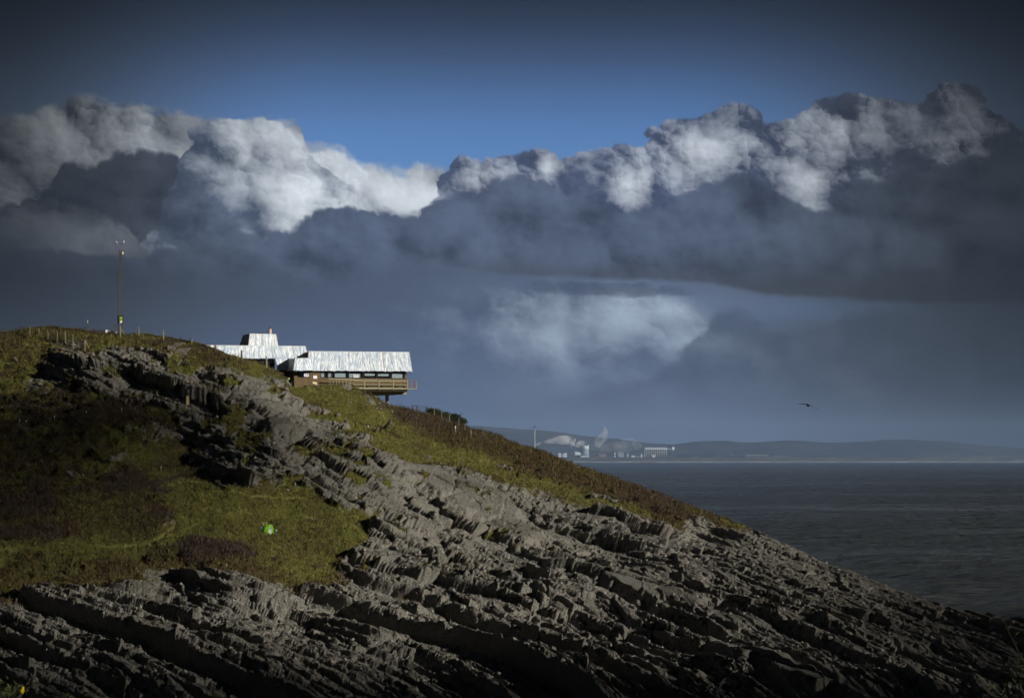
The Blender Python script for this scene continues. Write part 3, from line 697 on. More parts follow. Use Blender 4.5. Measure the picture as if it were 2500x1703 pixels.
def L3(x, y, w=0.0): return Lp(*z3(x, y), w)
bld = empty('lookout_building', BO, PHI, 'low brown brick lookout building wrapped in white plastic sheeting on the hill shoulder', 'building')
def sheet(name, tl, tr, bl, br, panels, seed, amp=0.07, battens=True, ragged=0.05, mats=None, top_batten=True, bm=None):
    tl, tr, bl, br = map(Vector, (tl, tr, bl, br)); L = (tr-tl).length; H = (bl-tl).length
    nx = max(8, int(L/0.055)); nz = max(8, int(H/0.07)); amp = amp*1.35; nrm = (tr-tl).cross(bl-tl).normalized()
    if nrm.y > 0: nrm = -nrm
    U_, V_ = np.meshgrid(np.linspace(0, 1, nx+1), np.linspace(0, 1, nz+1))
    pu = U_*panels; fr = pu-np.floor(pu); pid = np.floor(np.clip(pu, 0, panels-1e-6))
    a_ = rnd(pid, pid*0, pid*0, seed)*2-1; b_ = rnd(pid, pid*0, pid*0, seed+1)
    tau = np.sin(fr*math.pi)**0.5
    s1 = U_*L; s2 = V_*H
    dia = fbm((s1+a_*s2*0.35)*5.2, s2*0.40+pid*3.1, pid*1.7, seed+5, 3, 0.55)
    rid_ = 1-np.abs(dia)*3.0
    h = tau*(0.5+0.5*b_)*amp*0.8+np.clip(rid_, -0.5, 1)*amp*0.75*np.sin(fr*math.pi)**0.3+fbm(s1*6, s2*2.5, s1*0, seed+9, 3)*amp*0.4
    rows = []
    for j in range(nz+1):
        row = []
        for i in range(nx+1):
            u, v = U_[j, i], V_[j, i]; p = tl.lerp(tr, u).lerp(bl.lerp(br, u), v)
            p = p+nrm*float(h[j, i])
            if j == nz: p.z -= ragged*float(dia[j, i]+0.5)+ragged*0.8*float(fr[j, i])*float(a_[j, i])
            row.append(p)
        rows.append(row)
    o = MB().grid(rows).build(name, M_SHEET, bld, smooth=True, solid=0.012)
    if battens:
        for k in range(panels+1):
            u = min(max(k/panels, 0.006), 0.994); a0 = tl.lerp(tr, u)+nrm*(amp*0.95); b0 = bl.lerp(br, u)+nrm*(amp*0.95)
            MB().tube(a0, b0, 0.030, 0.030, 4).build('batten', (bm or M_BATTEN) if (k*7+seed) % 11 else M_BATTEN2, bld)
        if top_batten: MB().tube(tl+nrm*amp, tr+nrm*amp, 0.045, 0.045, 4).build('batten', M_BATTEN, bld)
    return o
# main wing
wt, wb = 0.95, -0.55
tlm, trm, blm, brm = L1(1090, 394, wt), L1(2080, 403, wt), L1(1075, 580, wb), L1(2110, 588, wb)
sheet('plastic_sheet', tlm, trm, blm, brm, 15, 11, 0.075)
DEP = 8.5
be = Vector((brm.x+0.02, DEP+0.4, brm.z)); te_ = Vector((trm.x, DEP-0.9, trm.z))
sheet('plastic_sheet', trm, te_, brm, be, 8, 17, 0.06)
sheet('plastic_sheet', Vector((tlm.x, DEP-0.9, tlm.z)), te_, Vector((blm.x, DEP+0.4, brm.z)), be, 12, 19, 0.05, battens=False)
# small entrance block standing forward
a1, a2, a3, a4 = L1(962, 462, -1.1), L1(1122, 462, -1.1), L1(946, 578, -1.45), L1(1132, 578, -1.45)
sheet('plastic_sheet', a1, a2, a3, a4, 2, 23, 0.06)
sheet('plastic_sheet', Vector((a1.x, 2.2, a1.z)), a1, Vector((a3.x, 2.2, a3.z)), a3, 3, 29, 0.05)
sheet('plastic_sheet', a2, Vector((a2.x+0.05, 0.7, a2.z)), a4, Vector((a4.x+0.05, 0.0, a4.z)), 2, 31, 0.05, battens=False)
sheet('plastic_sheet', Vector((a1.x, 2.2, a1.z+0.12)), Vector((a2.x, 1.2, a2.z+0.12)), a1, a2, 2, 37, 0.05, battens=False)
# upper wing
b1, b2, b3, b4 = L1(60, 333, 3.0), L1(1065, 343, 3.0), L1(40, 462, 2.3), L1(1100, 458, 2.3)
sheet('plastic_sheet', b1, b2, b3, b4, 15, 41, 0.06)
c1, c2, c3, c4 = L1(768, 461, 2.25), L1(1100, 456, 2.25), L1(800, 572, 2.0), L1(1100, 566, 2.0)
sheet('plastic_sheet', c1, c2, c3, c4, 5, 43, 0.06, top_batten=False)
sheet('plastic_sheet', b2, Vector((b2.x, 9.0, b2.z)), b4, Vector((b4.x, 9.4, b4.z)), 6, 47, 0.05, bm=simple('yellowed_batten', rgb(186,196,120), 0.7))
# raised lantern
t1, t2, t3, t4 = L2(575, 288, 4.6), L2(1262, 302, 4.6), L2(532, 640, 4.1), L2(1300, 640, 4.1)
t5, t6 = L2(1318, 306, 5.3), L2(1378, 640, 5.1)
bw = 4.2
sheet('plastic_sheet', t1, t2, t3, t4, 4, 53, 0.04, bm=M_BATTEN2)
sheet('plastic_sheet', t2, t5, t4, t6, 1, 59, 0.03)
bl_t, bl_b = Vector((t1.x+0.15, t1.y+bw, t1.z)), Vector((t3.x-0.1, t3.y+bw+0.6, t3.z))
sheet('plastic_sheet', bl_t, t1, bl_b, t3, 3, 61, 0.03, bm=M_FRAME)
br_t, br_b = Vector((t5.x-0.1, t1.y+bw, t1.z)), Vector((t6.x, t3.y+bw+0.6, t3.z))
sheet('plastic_sheet', t5, br_t, t6, br_b, 3, 67, 0.03, battens=False)
sheet('plastic_sheet', bl_t, br_t, bl_b, br_b, 3, 71, 0.03, battens=False)
pk = L2(850, 262, 6.5); m = MB(); b = [t1, t2, t5, br_t, bl_t]; m.v = [tuple(p+Vector((0, 0, 0.03))) for p in b]+[tuple(pk)]
m.f = [(i, (i+1) % 5, 5) for i in range(5)]; m.build('lantern_roof', M_ROOF, bld)
f0 = L2(1148, 300, 6.4); f1 = L2(1148, 150, 6.4)
MB().tube(f0-Vector((0,0,.3)), f1, 0.24, 0.24, 14).build('flue', simple('flue_metal', rgb(190,176,168), 0.4, var=0.1), bld)
MB().tube(f1, f1+Vector((0,0,0.22)), 0.16, 0.10, 12).build('flue_cap', simple('red_cap', rgb(120,44,36), 0.6), bld)
# flat roofs
MB().prism([(tlm.x, wt, tlm.z-0.25), (trm.x, wt, tlm.z-0.25), (trm.x, DEP-1, tlm.z-0.25), (tlm.x, DEP-1, tlm.z-0.25)], [(tlm.x, wt, tlm.z-0.04), (trm.x, wt, trm.z-0.04), (trm.x, DEP-1, trm.z-0.04), (tlm.x, DEP-1, tlm.z-0.04)]).build('roof', M_ROOF, bld)
MB().box(b1.x, b2.x-0.05, 3.05, 9.0, b2.z-0.3, b2.z-0.06).build('roof', M_ROOF, bld)
# body: brickwork in butted pieces round the openings
zW0, zW1 = L1(1500, 651).z, L1(1500, 589).z; zTop = L1(1500, 560).z
xl, xr = L1(955, 600).x, L1(2062, 600).x
m = MB(); m.box(xl, xr, 0.0, 0.3, -0.15, zW0)
for x0_, x1_ in ((955, 990), (1105, 1213)): m.box(L1(x0_, 600).x, L1(x1_, 600).x, 0.0, 0.3, zW0, zW1+0.02)
m.box(xl, xr, 0.0, 0.3, zW1+0.02, zTop+0.5); m.box(xl, xl+0.3, 0.3, DEP, -1.5, zTop+0.5); m.box(xr-0.3, xr, 0.3, DEP, -0.15, zTop+0.5); m.box(xl, xr, DEP, DEP+0.3, -0.15, zTop+0.5)
m.box(xl, L1(1500, 600).x, 0.02, 0.28, -2.2, -0.15)
m.build('brick_wall', M_BRICK, bld)
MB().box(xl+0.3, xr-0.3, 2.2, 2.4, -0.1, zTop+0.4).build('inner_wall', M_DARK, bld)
def window(x0_, x1_, y0_, y1_, w=0.0, blind=None, poster=None, mull=0.06):
    p0, p1 = L1(x0_, y1_, w), L1(x1_, y0_, w); t = mull
    m = MB(); x0, x1, z0, z1_ = p0.x, p1.x, p0.z, p1.z
    m.box(x0-t, x0, w-0.03, w+0.12, z0-t, z1_+t); m.box(x1, x1+t, w-0.03, w+0.12, z0-t, z1_+t)
    m.box(x0, x1, w-0.03, w+0.12, z0-t, z0); m.box(x0, x1, w-0.03, w+0.12, z1_, z1_+t)
    fr_ = m.build('window', M_FRAME, bld)
    MB().box(x0, x1, w+0.06, w+0.075, z0, z1_).build('pane', M_GLASS, fr_)
    if blind:
        for (u0, u1, v0, v1) in blind: MB().box(x0+(x1-x0)*u0, x0+(x1-x0)*u1, w+0.16, w+0.18, z0+(z1_-z0)*v0, z0+(z1_-z0)*v1).build('blind', M_BLIND, fr_)
    if poster:
        q0, q1 = L1(poster[0], poster[3], w), L1(poster[1], poster[2], w); W_, H_ = q1.x-q0.x, q1.z-q0.z
        MB().box(q0.x, q1.x, w+0.035, w+0.045, q0.z, q1.z).build('poster', M_PAPER, fr_)
        mm_ = MB(); mm_.box(q0.x+W_*.15, q0.x+W_*.85, w+0.030, w+0.034, q0.z+H_*.76, q0.z+H_*.86)
        mm_.box(q0.x+W_*.15, q0.x+W_*.40, w+0.030, w+0.034, q0.z+H_*.28, q0.z+H_*.50); mm_.box(q0.x+W_*.42, q0.x+W_*.56, w+0.030, w+0.034, q0.z+H_*.36, q0.z+H_*.52)
        mm_.box(q0.x+W_*.58, q0.x+W_*.82, w+0.030, w+0.034, q0.z+H_*.34, q0.z+H_*.60); mm_.build('poster_print', M_INK, fr_)
window(994, 1102, 591, 640, poster=(1052, 1103, 607, 637))
window(1218, 1262, 592, 641, blind=[(0, .8, 0, .95)]); window(1284, 1328, 592, 641, blind=[(.15, 1, 0, .9)])
window(1352, 1476, 593, 646, blind=[(0, .88, .05, .8)]); window(1493, 1616, 593, 647, blind=[(0, .9, 0, .72)], poster=(1535, 1582, 617, 645))
window(1635, 1756, 594, 648, blind=[(.1, .95, .35, .75)]); window(1774, 1892, 595, 650, blind=[(0, .95, .32, .80)]); window(1912, 2032, 596, 651, blind=[(0, .88, 0, .72)])
MB().box(L1(1205, 600).x, L1(2045, 600).x, -0.02, 0.05, zW1+0.03, zW1+0.16).build('window_header', M_FRAME, bld)
q0, q1 = L1(1140, 657), L1(1178, 627); MB().box(q0.x, q1.x, -0.05, -0.005, q0.z, q1.z).build('notice_board', M_PAPER, bld, bevel=0.01)
q = L1(975, 590, -0.12); bpy.ops.mesh.primitive_uv_sphere_add(segments=16, ring_count=10, radius=0.13); lo = bpy.context.object
lo.name = 'wall_lamp'; lo.data.name = 'wall_lamp'; lo.parent = bld; lo.location = q; lo.scale = (1, 0.7, 0.75); lo.data.materials.append(simple('lamp_cover', rgb(214,208,176), 0.5))
# recess left of the brick pier and rooms under the upper wing
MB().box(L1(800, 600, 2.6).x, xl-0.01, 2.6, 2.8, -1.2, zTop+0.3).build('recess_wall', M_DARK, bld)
d0, d1 = L1(905, 735, 2.5), L1(940, 600, 2.5); dr_ = MB().box(d0.x, d1.x, 2.52, 2.58, d0.z-0.1, d1.z).build('door', simple('dark_green_door', rgb(48,58,44), 0.6), bld)
MB().box(d0.x+0.06, d0.x+0.12, 2.46, 2.52, d0.z+0.9, d0.z+1.1).build('door_handle', simple('door_metal', rgb(150,150,150), 0.4, 0.8), dr_)
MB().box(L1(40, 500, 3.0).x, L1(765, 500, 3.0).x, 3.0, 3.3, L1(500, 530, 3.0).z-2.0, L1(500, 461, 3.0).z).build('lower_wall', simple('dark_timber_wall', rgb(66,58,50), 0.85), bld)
window(606, 640, 470, 522, 2.9, blind=[(0, .9, .1, .9)]); window(652, 668, 470, 524, 2.9, blind=[(0, .9, .1, .9)]); window(690, 738, 470, 526, 2.9)
# deck, underside and railing
s0 = L3(120, 690).x; sE = xr
MB().box(L1(1480, 700).x, sE, 0.0, DEP+0.3, -0.55, -0.16).build('floor_slab', M_CONC, bld)
h0, h1_ = L1(1640, 780, 1.2), L1(2058, 790, 1.2)
MB().prism([(L1(1740, 800, 1.2).x, 1.2, -0.98), (h1_.x, 1.2, -0.80), (h1_.x, DEP-1, -0.80), (L1(1740, 800, 1.2).x, DEP-1, -0.98)], [(h0.x-1.5, 1.2, -0.56), (h1_.x, 1.2, -0.56), (h1_.x, DEP-1, -0.56), (h0.x-1.5, DEP-1, -0.56)]).build('underside_beam', M_CONC, bld)
MB().tube(L1(1690, 806, 2.0), L1(1822, 806, 2.0), 0.05, 0.05, 6).build('cross_beam', M_TIMB, bld)
pc = L1(1863, 800, 3.6); MB().tube((pc.x, 3.6, -6.0), (pc.x, 3.6, -0.9), 0.235, 0.235, 20).build('support_column', M_CONC, bld, smooth=False)
WB = -1.5
MB().box(L3(150, 670, WB).x, L3(1925, 670, WB).x, WB-0.05, -0.01, L3(1000, 690, WB).z-0.02, L3(1000, 664, WB).z-0.02).build('deck', M_TIMB, bld)
MB().box(L3(150, 670, WB).x, L3(1680, 670, WB).x, WB+0.25, -0.02, L3(1000, 745, WB).z, L3(1000, 692, WB).z).build('deck_joist', simple('dark_joist', rgb(70,64,40), 0.9), bld)
def rail(xa, ya, xb, yb, w=WB, r=0.045, mt=None):
    p, q_ = L3(xa, ya, w), L3(xb, yb, w); d_ = (q_-p).normalized(); MB().box(0, (q_-p).length, -r*0.6, r*0.6, -r, r).build('rail', mt or M_TIMB, bld).matrix_local = Matrix.Translation(p) @ d_.to_track_quat('X', 'Z').to_matrix().to_4x4()
rail(150, 440, 1685, 461, r=0.07); rail(160, 566, 1685, 580); rail(320, 656, 1660, 672, r=0.05)
rail(-560, 400, 185, 422, w=WB+0.3, r=0.06)
for x_ in (465, 875, 1280, 1682):
    p, q_ = L3(x_, 705, WB), L3(x_, 425, WB); MB().box(p.x-0.07, p.x+0.05, WB-0.10, WB+0.03, p.z, q_.z).build('rail_post', M_CONC, bld)
for x_ in (-520, -430, -330, -250, -150, -60, 40, 75, 145):
    p, q_ = L3(x_, 560, WB+0.3), L3(x_, 430, WB+0.3); MB().box(p.x-0.03, p.x+0.03, WB+0.25, WB+0.35, p.z-0.2, q_.z).build('rail_post', M_TIMB, bld)
for x_ in (1735, 1870, 1900, 1935):
    w_ = -0.2 if x_ == 1870 else WB; p, q_ = L3(x_, 690, w_), L3(x_, 450, w_); MB().box(p.x-0.035, p.x+0.035, w_-0.04, w_+0.04, p.z, q_.z).build('rail_post', M_REDT if x_ < 1910 else M_TIMB, bld)
rail(1700, 457, 1945, 460, mt=M_REDT); rail(1700, 586, 1960, 583, mt=M_REDT)
# ---- things round the building
def pix(x, y, w=0.0): p = Lp(x, y, w); return bld_m @ p
bld_m = Matrix.Translation(BO) @ Matrix.Rotation(PHI, 4, 'Z')
def onb(name, label, cat, x, y, w, rz=0.0): return empty(name, bld_m @ Lp(*z1(x, y), w), PHI+rz, label, cat)
o = onb('water_tank', 'white plastic tank on the rock left of the green post', 'tank', 779, 732, -1.6)
MB().lathe([(0.30, 0), (0.31, 0.05), (0.31, 0.46), (0.28, 0.50)], 20).build('tank_body', M_PAPER, o, smooth=False); MB().lathe([(0.33, 0.50), (0.33, 0.54), (0.05, 0.57)], 20).build('lid', simple('tank_lid', rgb(150,156,164), 0.6), o)
MG = simple('pale_green_paint', rgb(150,168,108), 0.6)
o = onb('marker_post', 'pale green post with a small box, by the dark doorway', 'post', 894, 742, -0.8)
MB().box(-0.045, 0.045, -0.045, 0.045, -0.3, 1.25).build('post', MG, o); MB().box(-0.04, 0.22, -0.12, -0.046, 1.0, 1.22).build('box', MG, o, bevel=0.01)
o = onb('rubble_sack', 'crumpled white sack lying left of the doorway', 'sack', 860, 672, 0.6)
m = MB(); n1_ = 12
rows = []
for j in range(9):
    ph = math.pi*j/8; row = []
    for i in range(n1_+1):
        t = 2*math.pi*i/n1_; k = 1+0.25*math.sin(3*t+j)+0.12*math.sin(7*t-j*2); row.append((0.2*math.sin(ph)*math.cos(t)*k, 0.18*math.sin(ph)*math.sin(t)*k, 0.13+0.15*math.cos(ph)*k))
    rows.append(row)
m.grid(rows).build('sack', M_PAPER, o)
o = onb('information_board', 'low slanted cream and grey board in front of the brick wall', 'board', 1158, 722, -1.2)
MB().prism([(-0.28, -0.1, 0.18), (0.28, -0.1, 0.12), (0.28, 0.1, 0.22), (-0.28, 0.1, 0.28)], [(-0.28, -0.1, 0.22), (0.26, -0.1, 0.16), (0.26, 0.1, 0.42), (-0.28, 0.1, 0.48)]).build('panel', simple('cream_panel', rgb(206,196,150), 0.6), o)
MB().box(-0.05, 0.34, -0.25, -0.12, -0.02, 0.14).build('base', simple('grey_base', rgb(150,154,170), 0.6), o); MB().box(-0.2, -0.14, -0.02, 0.04, -0.3, 0.2).box(0.14, 0.2, -0.02, 0.04, -0.3, 0.2).build('leg', M_FRAME, o)
# ---------------------------------------------------------------- mast, fences, posts on the hill
M_GALV = simple('galvanised_steel', rgb(140,136,128), 0.5, 0.6); M_STEEL = simple('dull_steel', rgb(84,76,66), 0.6, 0.4)
M_POST = simple('weathered_post', rgb(138,132,104), 0.85, var=0.3, scale=6); M_POSTD = simple('dark_post', rgb(76,66,50), 0.9, var=0.3)
M_WHITE = simple('white_paint', rgb(224,226,226), 0.5, var=0.05); M_LIME = simple('lime_sign', rgb(150,180,40), 0.6); M_WIRE = simple('fence_wire', rgb(84,84,80), 0.6, 0.5)
v2 = lambda x, y: (x/3.598, 560+y/3.598)
def px(d): return d/F
D_M = 392.0
base = ground(*v2(1056, 900)); D_M = base.y
o = empty('lattice_mast', base, math.radians(20), 'tall thin steel lattice mast with ladder on the left hilltop', 'mast')
def zz_at(y): return CAMH+(HOR-v2(0, y)[1])/F*D_M-base.z
ztop = zz_at(142); zg = zz_at(760)
def hw(z): return np.interp(z, [0, zg, ztop*0.75, ztop*0.78, ztop], [0.25, 0.235, 0.215, 0.165, 0.13])
def corner(i, z): s_ = hw(z); return Vector((((-1, 1, 1, -1)[i])*s_, ((-1, -1, 1, 1)[i])*s_, z))
zs = np.arange(0, ztop, 0.62); m = MB()
for i in range(4):
    L_ = MB()
    for a_, b_ in zip(zs[:-1], zs[1:]): L_.tube(corner(i, a_), corner(i, b_), 0.024, 0.024, 5, cap=False)
    L_.build('leg', M_STEEL, o)
for k, (a_, b_) in enumerate(zip(zs[:-1], zs[1:])):
    for i in range(4):
        j = (i+1) % 4; m.tube(corner(i, a_), corner(j, b_), 0.009, 0.009, 4, cap=False); m.tube(corner(i, b_), corner(j, b_), 0.009 if k % 5 else 0.03, None, 4, cap=False)
m.build('bracing', M_STEEL, o)
m = MB(); m.tube((0.03, 0, 0), (0.03, 0, ztop*0.9), 0.020, None, 5); m.build('cable_run', M_STEEL, o)
g0, g1 = zz_at(828), zz_at(756)
gd = MB().box(-0.34, 0.02, -0.30, -0.26, g0, g1).box(-0.34, -0.30, -0.30, 0.28, g0, g1).box(0.02, 0.30, -0.30, -0.27, g0, g1).build('climbing_guard', simple('guard_black', rgb(34,32,28), 0.7), o)
for zc, h_ in ((zz_at(778), 0.10), (zz_at(800), 0.08)): MB().box(-0.18, 0.16, -0.33, -0.305, zc-h_, zc+h_).build('warning_sign', M_LIME, gd)
MB().prism([(-0.2, -0.34, zz_at(822)), (0.0, -0.34, zz_at(822)), (0.0, -0.31, zz_at(822)), (-0.2, -0.31, zz_at(822))], [(-0.02, -0.34, zz_at(808)), (0.2, -0.34, zz_at(808)), (0.2, -0.31, zz_at(808)), (-0.02, -0.31, zz_at(808))]).build('warning_sign', M_PAPER, gd)
t_ = ztop; ca = MB().tube((0, 0, t_), (0, 0, t_+0.22), 0.03).tube((-0.36, 0, t_+0.22), (0.44, 0, t_+0.22), 0.022).build('cross_arm', M_STEEL, o)
MB().tube((0.44, 0, t_+0.22), (0.44, 0, t_+0.42), 0.015).lathe([(0.05, t_+0.42), (0.075, t_+0.5), (0.03, t_+0.62)], 10, 0.44, 0).build('wind_sensor', M_WHITE, ca)
MB().tube((-0.36, 0, t_+0.22), (-0.42, 0, t_+0.45), 0.015).tube((-0.55, 0, t_+0.48), (-0.34, 0, t_+0.42), 0.022, 0.01).quad((-0.55, 0.01, t_+0.42), (-0.47, 0.01, t_+0.46), (-0.47, 0.01, t_+0.52), (-0.57, 0.01, t_+0.60)).build('wind_sensor', M_WHITE, ca)
zb = zz_at(208); MB().box(0.14, 0.36, -0.16, 0.06, zb-0.13, zb+0.13).build('receiver_box', simple('cream_box', rgb(212,206,160), 0.5), o, bevel=0.02); MB().box(-0.02, 0.15, -0.1, 0.05, zb-0.18, zb+0.15).build('bracket', M_FRAME, o)
# equipment frame beside the mast
e = ground(*v2(1022, 905)); e.y = D_M
o = empty('equipment_rack', e, math.radians(15), 'dark steel rack with boxes, left of the mast foot', 'equipment')
H_ = 1.15; m = MB()
for x_ in (-0.3, 0.35): m.box(x_-0.03, x_+0.03, -0.03, 0.03, -0.2, H_)
m.build('upright', M_POSTD, o); m = MB()
for z_ in (0.35, 0.7, 1.0): m.box(-0.27, 0.40, -0.035, 0.03, z_-0.03, z_+0.03)
m.build('crossbar', M_POSTD, o); MB().box(-0.18, 0.05, -0.16, -0.04, 0.28, 0.56).build('cabinet', M_STEEL, o, bevel=0.01); MB().box(-0.05, 0.04, -0.14, -0.04, 0.02, 0.2).build('meter', M_WHITE, o)
# white cabinet, antenna
b = ground(*v2(942, 893)); o = empty('white_cabinet', b, math.radians(19), 'small white cabinet on the hilltop left of the mast', 'cabinet')
MB().box(-0.28, 0.34, -0.25, 0.25, -0.1, 0.30).build('cabinet_body', M_WHITE, o, bevel=0.02); MB().box(-0.32, 0.38, -0.29, 0.29, 0.30, 0.34).build('lid', simple('cabinet_lid', rgb(170,168,160), 0.6), o)
b = ground(*v2(771, 880)); o = empty('antenna_pole', b, 0, 'thin dark pole topped by a white antenna on the left hilltop', 'antenna')
hh = 88/3.598*px(b.y); MB().tube((0, 0, -0.3), (0, 0, hh*0.75), 0.028, None, 6).build('pole', M_POSTD, o); MB().tube((0.02, 0, hh*0.72), (0.02, 0, hh), 0.040, 0.03, 8).build('antenna', M_WHITE, o)
MB().tube((-0.22, 0, hh*0.62), (0.08, 0, hh*0.58), 0.018, None, 5).tube((-0.2, 0, hh*0.54), (-0.2, 0, hh*0.68), 0.025, None, 5).build('arm', M_POSTD, o)
def post_mesh(h, r, mt, parent, loc, name='post', lean=0.0):
    m = MB(); n = 8; m.tube((0, 0, -0.35), (lean, 0, h), r, r*0.92, n); o_ = m.build(name, mt, parent); o_.location = loc; return o_
def fence(label, posts, cv, mesh_h=None, wires=3, braces=(), r=0.055, net=True, dep=None, group=None, mats=None, back=0.0):
    pts = []
    for i, (x, yt, yb) in enumerate(posts):
        b_ = ground(*cv(x, yb)); 
        if dep is not None: b_ = at(*cv(x, yb), dep if not callable(dep) else dep(x))
        b_ = b_+Vector((0, back, 0)); h_ = (yb-yt)/cv.k*px(b_.y); pts.append((b_, h_))
    root = empty('wire_fence', pts[0][0], 0, label, 'fence', group); O = Vector(root.location)
    for i, (b_, h_) in enumerate(pts):
        post_mesh(h_, r*(1.0+0.25*((i*37) % 5)/5), (mats[i] if mats else M_POST), root, b_-O, lean=0.02*((i*13) % 5-2))
    m = MB()
    for (p, hp), (q, hq) in zip(pts[:-1], pts[1:]):
        n = 6
        for k in range(wires):
            f = 0.97 if k == 0 else 0.97*(1-k/wires)
            L_ = []
            for s_ in range(n+1):
                t = s_/n; w_ = p.lerp(q, t); z_ = (p.z+hp*f)*(1-t)+(q.z+hq*f)*t-0.05*math.sin(math.pi*t); L_.append(Vector((w_.x, w_.y-0.05, z_))-O)
            m.path(L_, 0.008, 3)
    m.build('wire', M_WIRE, root)
    if net:
        m = MB()
        for (p, hp), (q, hq) in zip(pts[:-1], pts[1:]):
            L_ = (q-p).length; n = max(2, int(L_/0.12))
            for s_ in range(n+1):
                t = s_/n; w_ = p.lerp(q, t)-O; h_ = hp*(1-t)+hq*t
                m.tube(w_+Vector((0, -.05, -.1)), w_+Vector((0, -.05, h_*0.95)), 0.005, None, 3, cap=False)
            for k in range(1, 9):
                f = k/9*0.95; m.tube(p-O+Vector((0, -.05, hp*f)), q-O+Vector((0, -.05, hq*f)), 0.005, None, 3, cap=False)
        m.build('wire_netting', M_WIRE, root)
    for (x, yt, x2, yb) in braces:
        a_ = at(*cv(x, yt), pts[0][0].y if dep is None else pts[0][0].y); g_ = ground(*cv(x2, yb)); a_ = at(*cv(x, yt), g_.y)
        MB().tube(a_-O, g_-O-Vector((0, 0, 0.1)), 0.04, None, 6).build('brace', M_POST, root)
    return root
class cvt:
    def __init__(s, ox, oy, k): s.ox, s.oy, s.k = ox, oy, k
    def __call__(s, x, y): return (s.ox+x/s.k, s.oy+y/s.k)
c2, c5, c1 = cvt(0, 560, 3.598), cvt(900, 950, 3.873), cvt(480, 760, 4.007)
fence('timber post and wire fence dipping down the left end of the hill', [(22, 865, 940), (82, 880, 920), (182, 850, 905), (260, 853, 938), (338, 862, 946), (424, 880, 962), (503, 896, 994), (573, 896, 1003), (637, 920, 1015), (748, 962, 1055)], c2,
      mats=[M_POSTD, M_POSTD, M_POSTD]+[M_POST]*7, braces=[(752, 985, 790, 1050)], wires=4)
fence('post and wire fence running from the mast down the hill crest to the building', [(1056, 845, 945), (1215, 853, 940), (1435, 886, 978), (1683, 955, 1007)], c2, braces=[(1068, 875, 1108, 942)], wires=2, net=False, r=0.07)
fence('short row of fence posts on the slope below the white sheeted upper wing', [(185, 325, 400), (445, 380, 470), (687, 428, 525)], c1, wires=1, net=False, r=0.09, mats=[M_POSTD, M_POSTD, M_POST])
c4 = cvt(960, 960, 10.56)
fence('netting fence stepping down the bracken ridge right of the building', [(268, 318, 400), (490, 300, 455), (620, 300, 465), (840, 305, 500), (1042, 375, 600), (1250, 455, 690), (1448, 520, 760), (1660, 665, 880), (1840, 780, 970), (2020, 935, 1130)], c4, wires=2, r=0.05,
      mats=[M_POSTD]*4+[M_POST]*6, braces=[(2022, 960, 1990, 1130)])
# gate in that fence
p0, p1 = ground(*c4(500, 452)), ground(*c4(612, 460)); o = empty('gate_frame', p0, 0, 'dark rectangular gate frame in the ridge fence', 'gate'); q = p1-p0; hg = 150/10.56*px(p0.y)
MB().box(-0.04, 0.04, -0.12, -0.06, -0.1, hg).box(q.x-0.04, q.x+0.04, -0.12, -0.06, -0.1, hg).build('upright', M_POSTD, o)
MB().box(0.04, q.x-0.04, -0.12, -0.06, hg-0.07, hg).box(0.04, q.x-0.04, -0.12, -0.06, hg*0.2, hg*0.2+0.06).build('crossbar', M_POSTD, o)
def lone(name, label, cv, x, yt, yb, r, mt, cap=None, group=None, cat='post'):
    b_ = ground(*cv(x, yb)); h_ = (yb-yt)/cv.k*px(b_.y); o_ = empty(name, b_, 0, label, cat, group)
    MB().tube((0, 0, -0.3), (0.02, 0, h_), r, r*0.95, 8).build('post', mt, o_)
    if cap: MB().tube((0.02, 0, h_-0.03), (0.02, 0, h_+cap), r*1.25, r*1.1, 8).build('cap', M_WHITE, o_)
    return o_
lone('marker_post', 'leaning white marker post in the bracken below the ridge fence', c4, 1622, 838, 1010, 0.07, M_WHITE)
c0 = cvt(0, 750, 2.582); G_ = 'white topped path posts on the dark left slope'
for x, yt, yb, lb in ((125, 708, 756, 'white topped path post farthest left on the dark slope'), (162, 714, 744, 'short white topped path post just right of the farthest left one'), (346, 684, 716, 'white topped path post in the middle of the dark left slope'),
                      (549, 654, 692, 'white topped path post above the brown bramble patch'), (764, 640, 667, 'plain pale path post beside the grassy gully'), (1008, 600, 636, 'white topped path post below the pebbly rock face')):
    lone('path_post', lb, c0, x, yt+4, yb, 0.045, M_POST, 0.10, G_)
lone('path_post', 'pale post standing in the shaded hollow above the green field', c0, 1010, 1008, 1036, 0.04, M_GALV, 0.05)
b = ground(*c0(1182, 602)); o = empty('stone_pillar', b, 0.3, 'squat stone pillar below the pebbly rock face', 'pillar'); MS = simple('pillar_stone', rgb(150,138,104), 0.9, var=0.3, scale=5, bump=0.6)
MB().prism([(-0.20, -0.2, -0.3), (0.20, -0.2, -0.3), (0.20, 0.2, -0.3), (-0.20, 0.2, -0.3)], [(-0.17, -0.17, 0.62), (0.17, -0.17, 0.62), (0.17, 0.17, 0.62), (-0.17, 0.17, 0.62)]).build('shaft', MS, o, bevel=0.03); MB().box(-0.22, 0.22, -0.22, 0.22, 0.62, 0.78).build('capstone', MS, o, bevel=0.04)
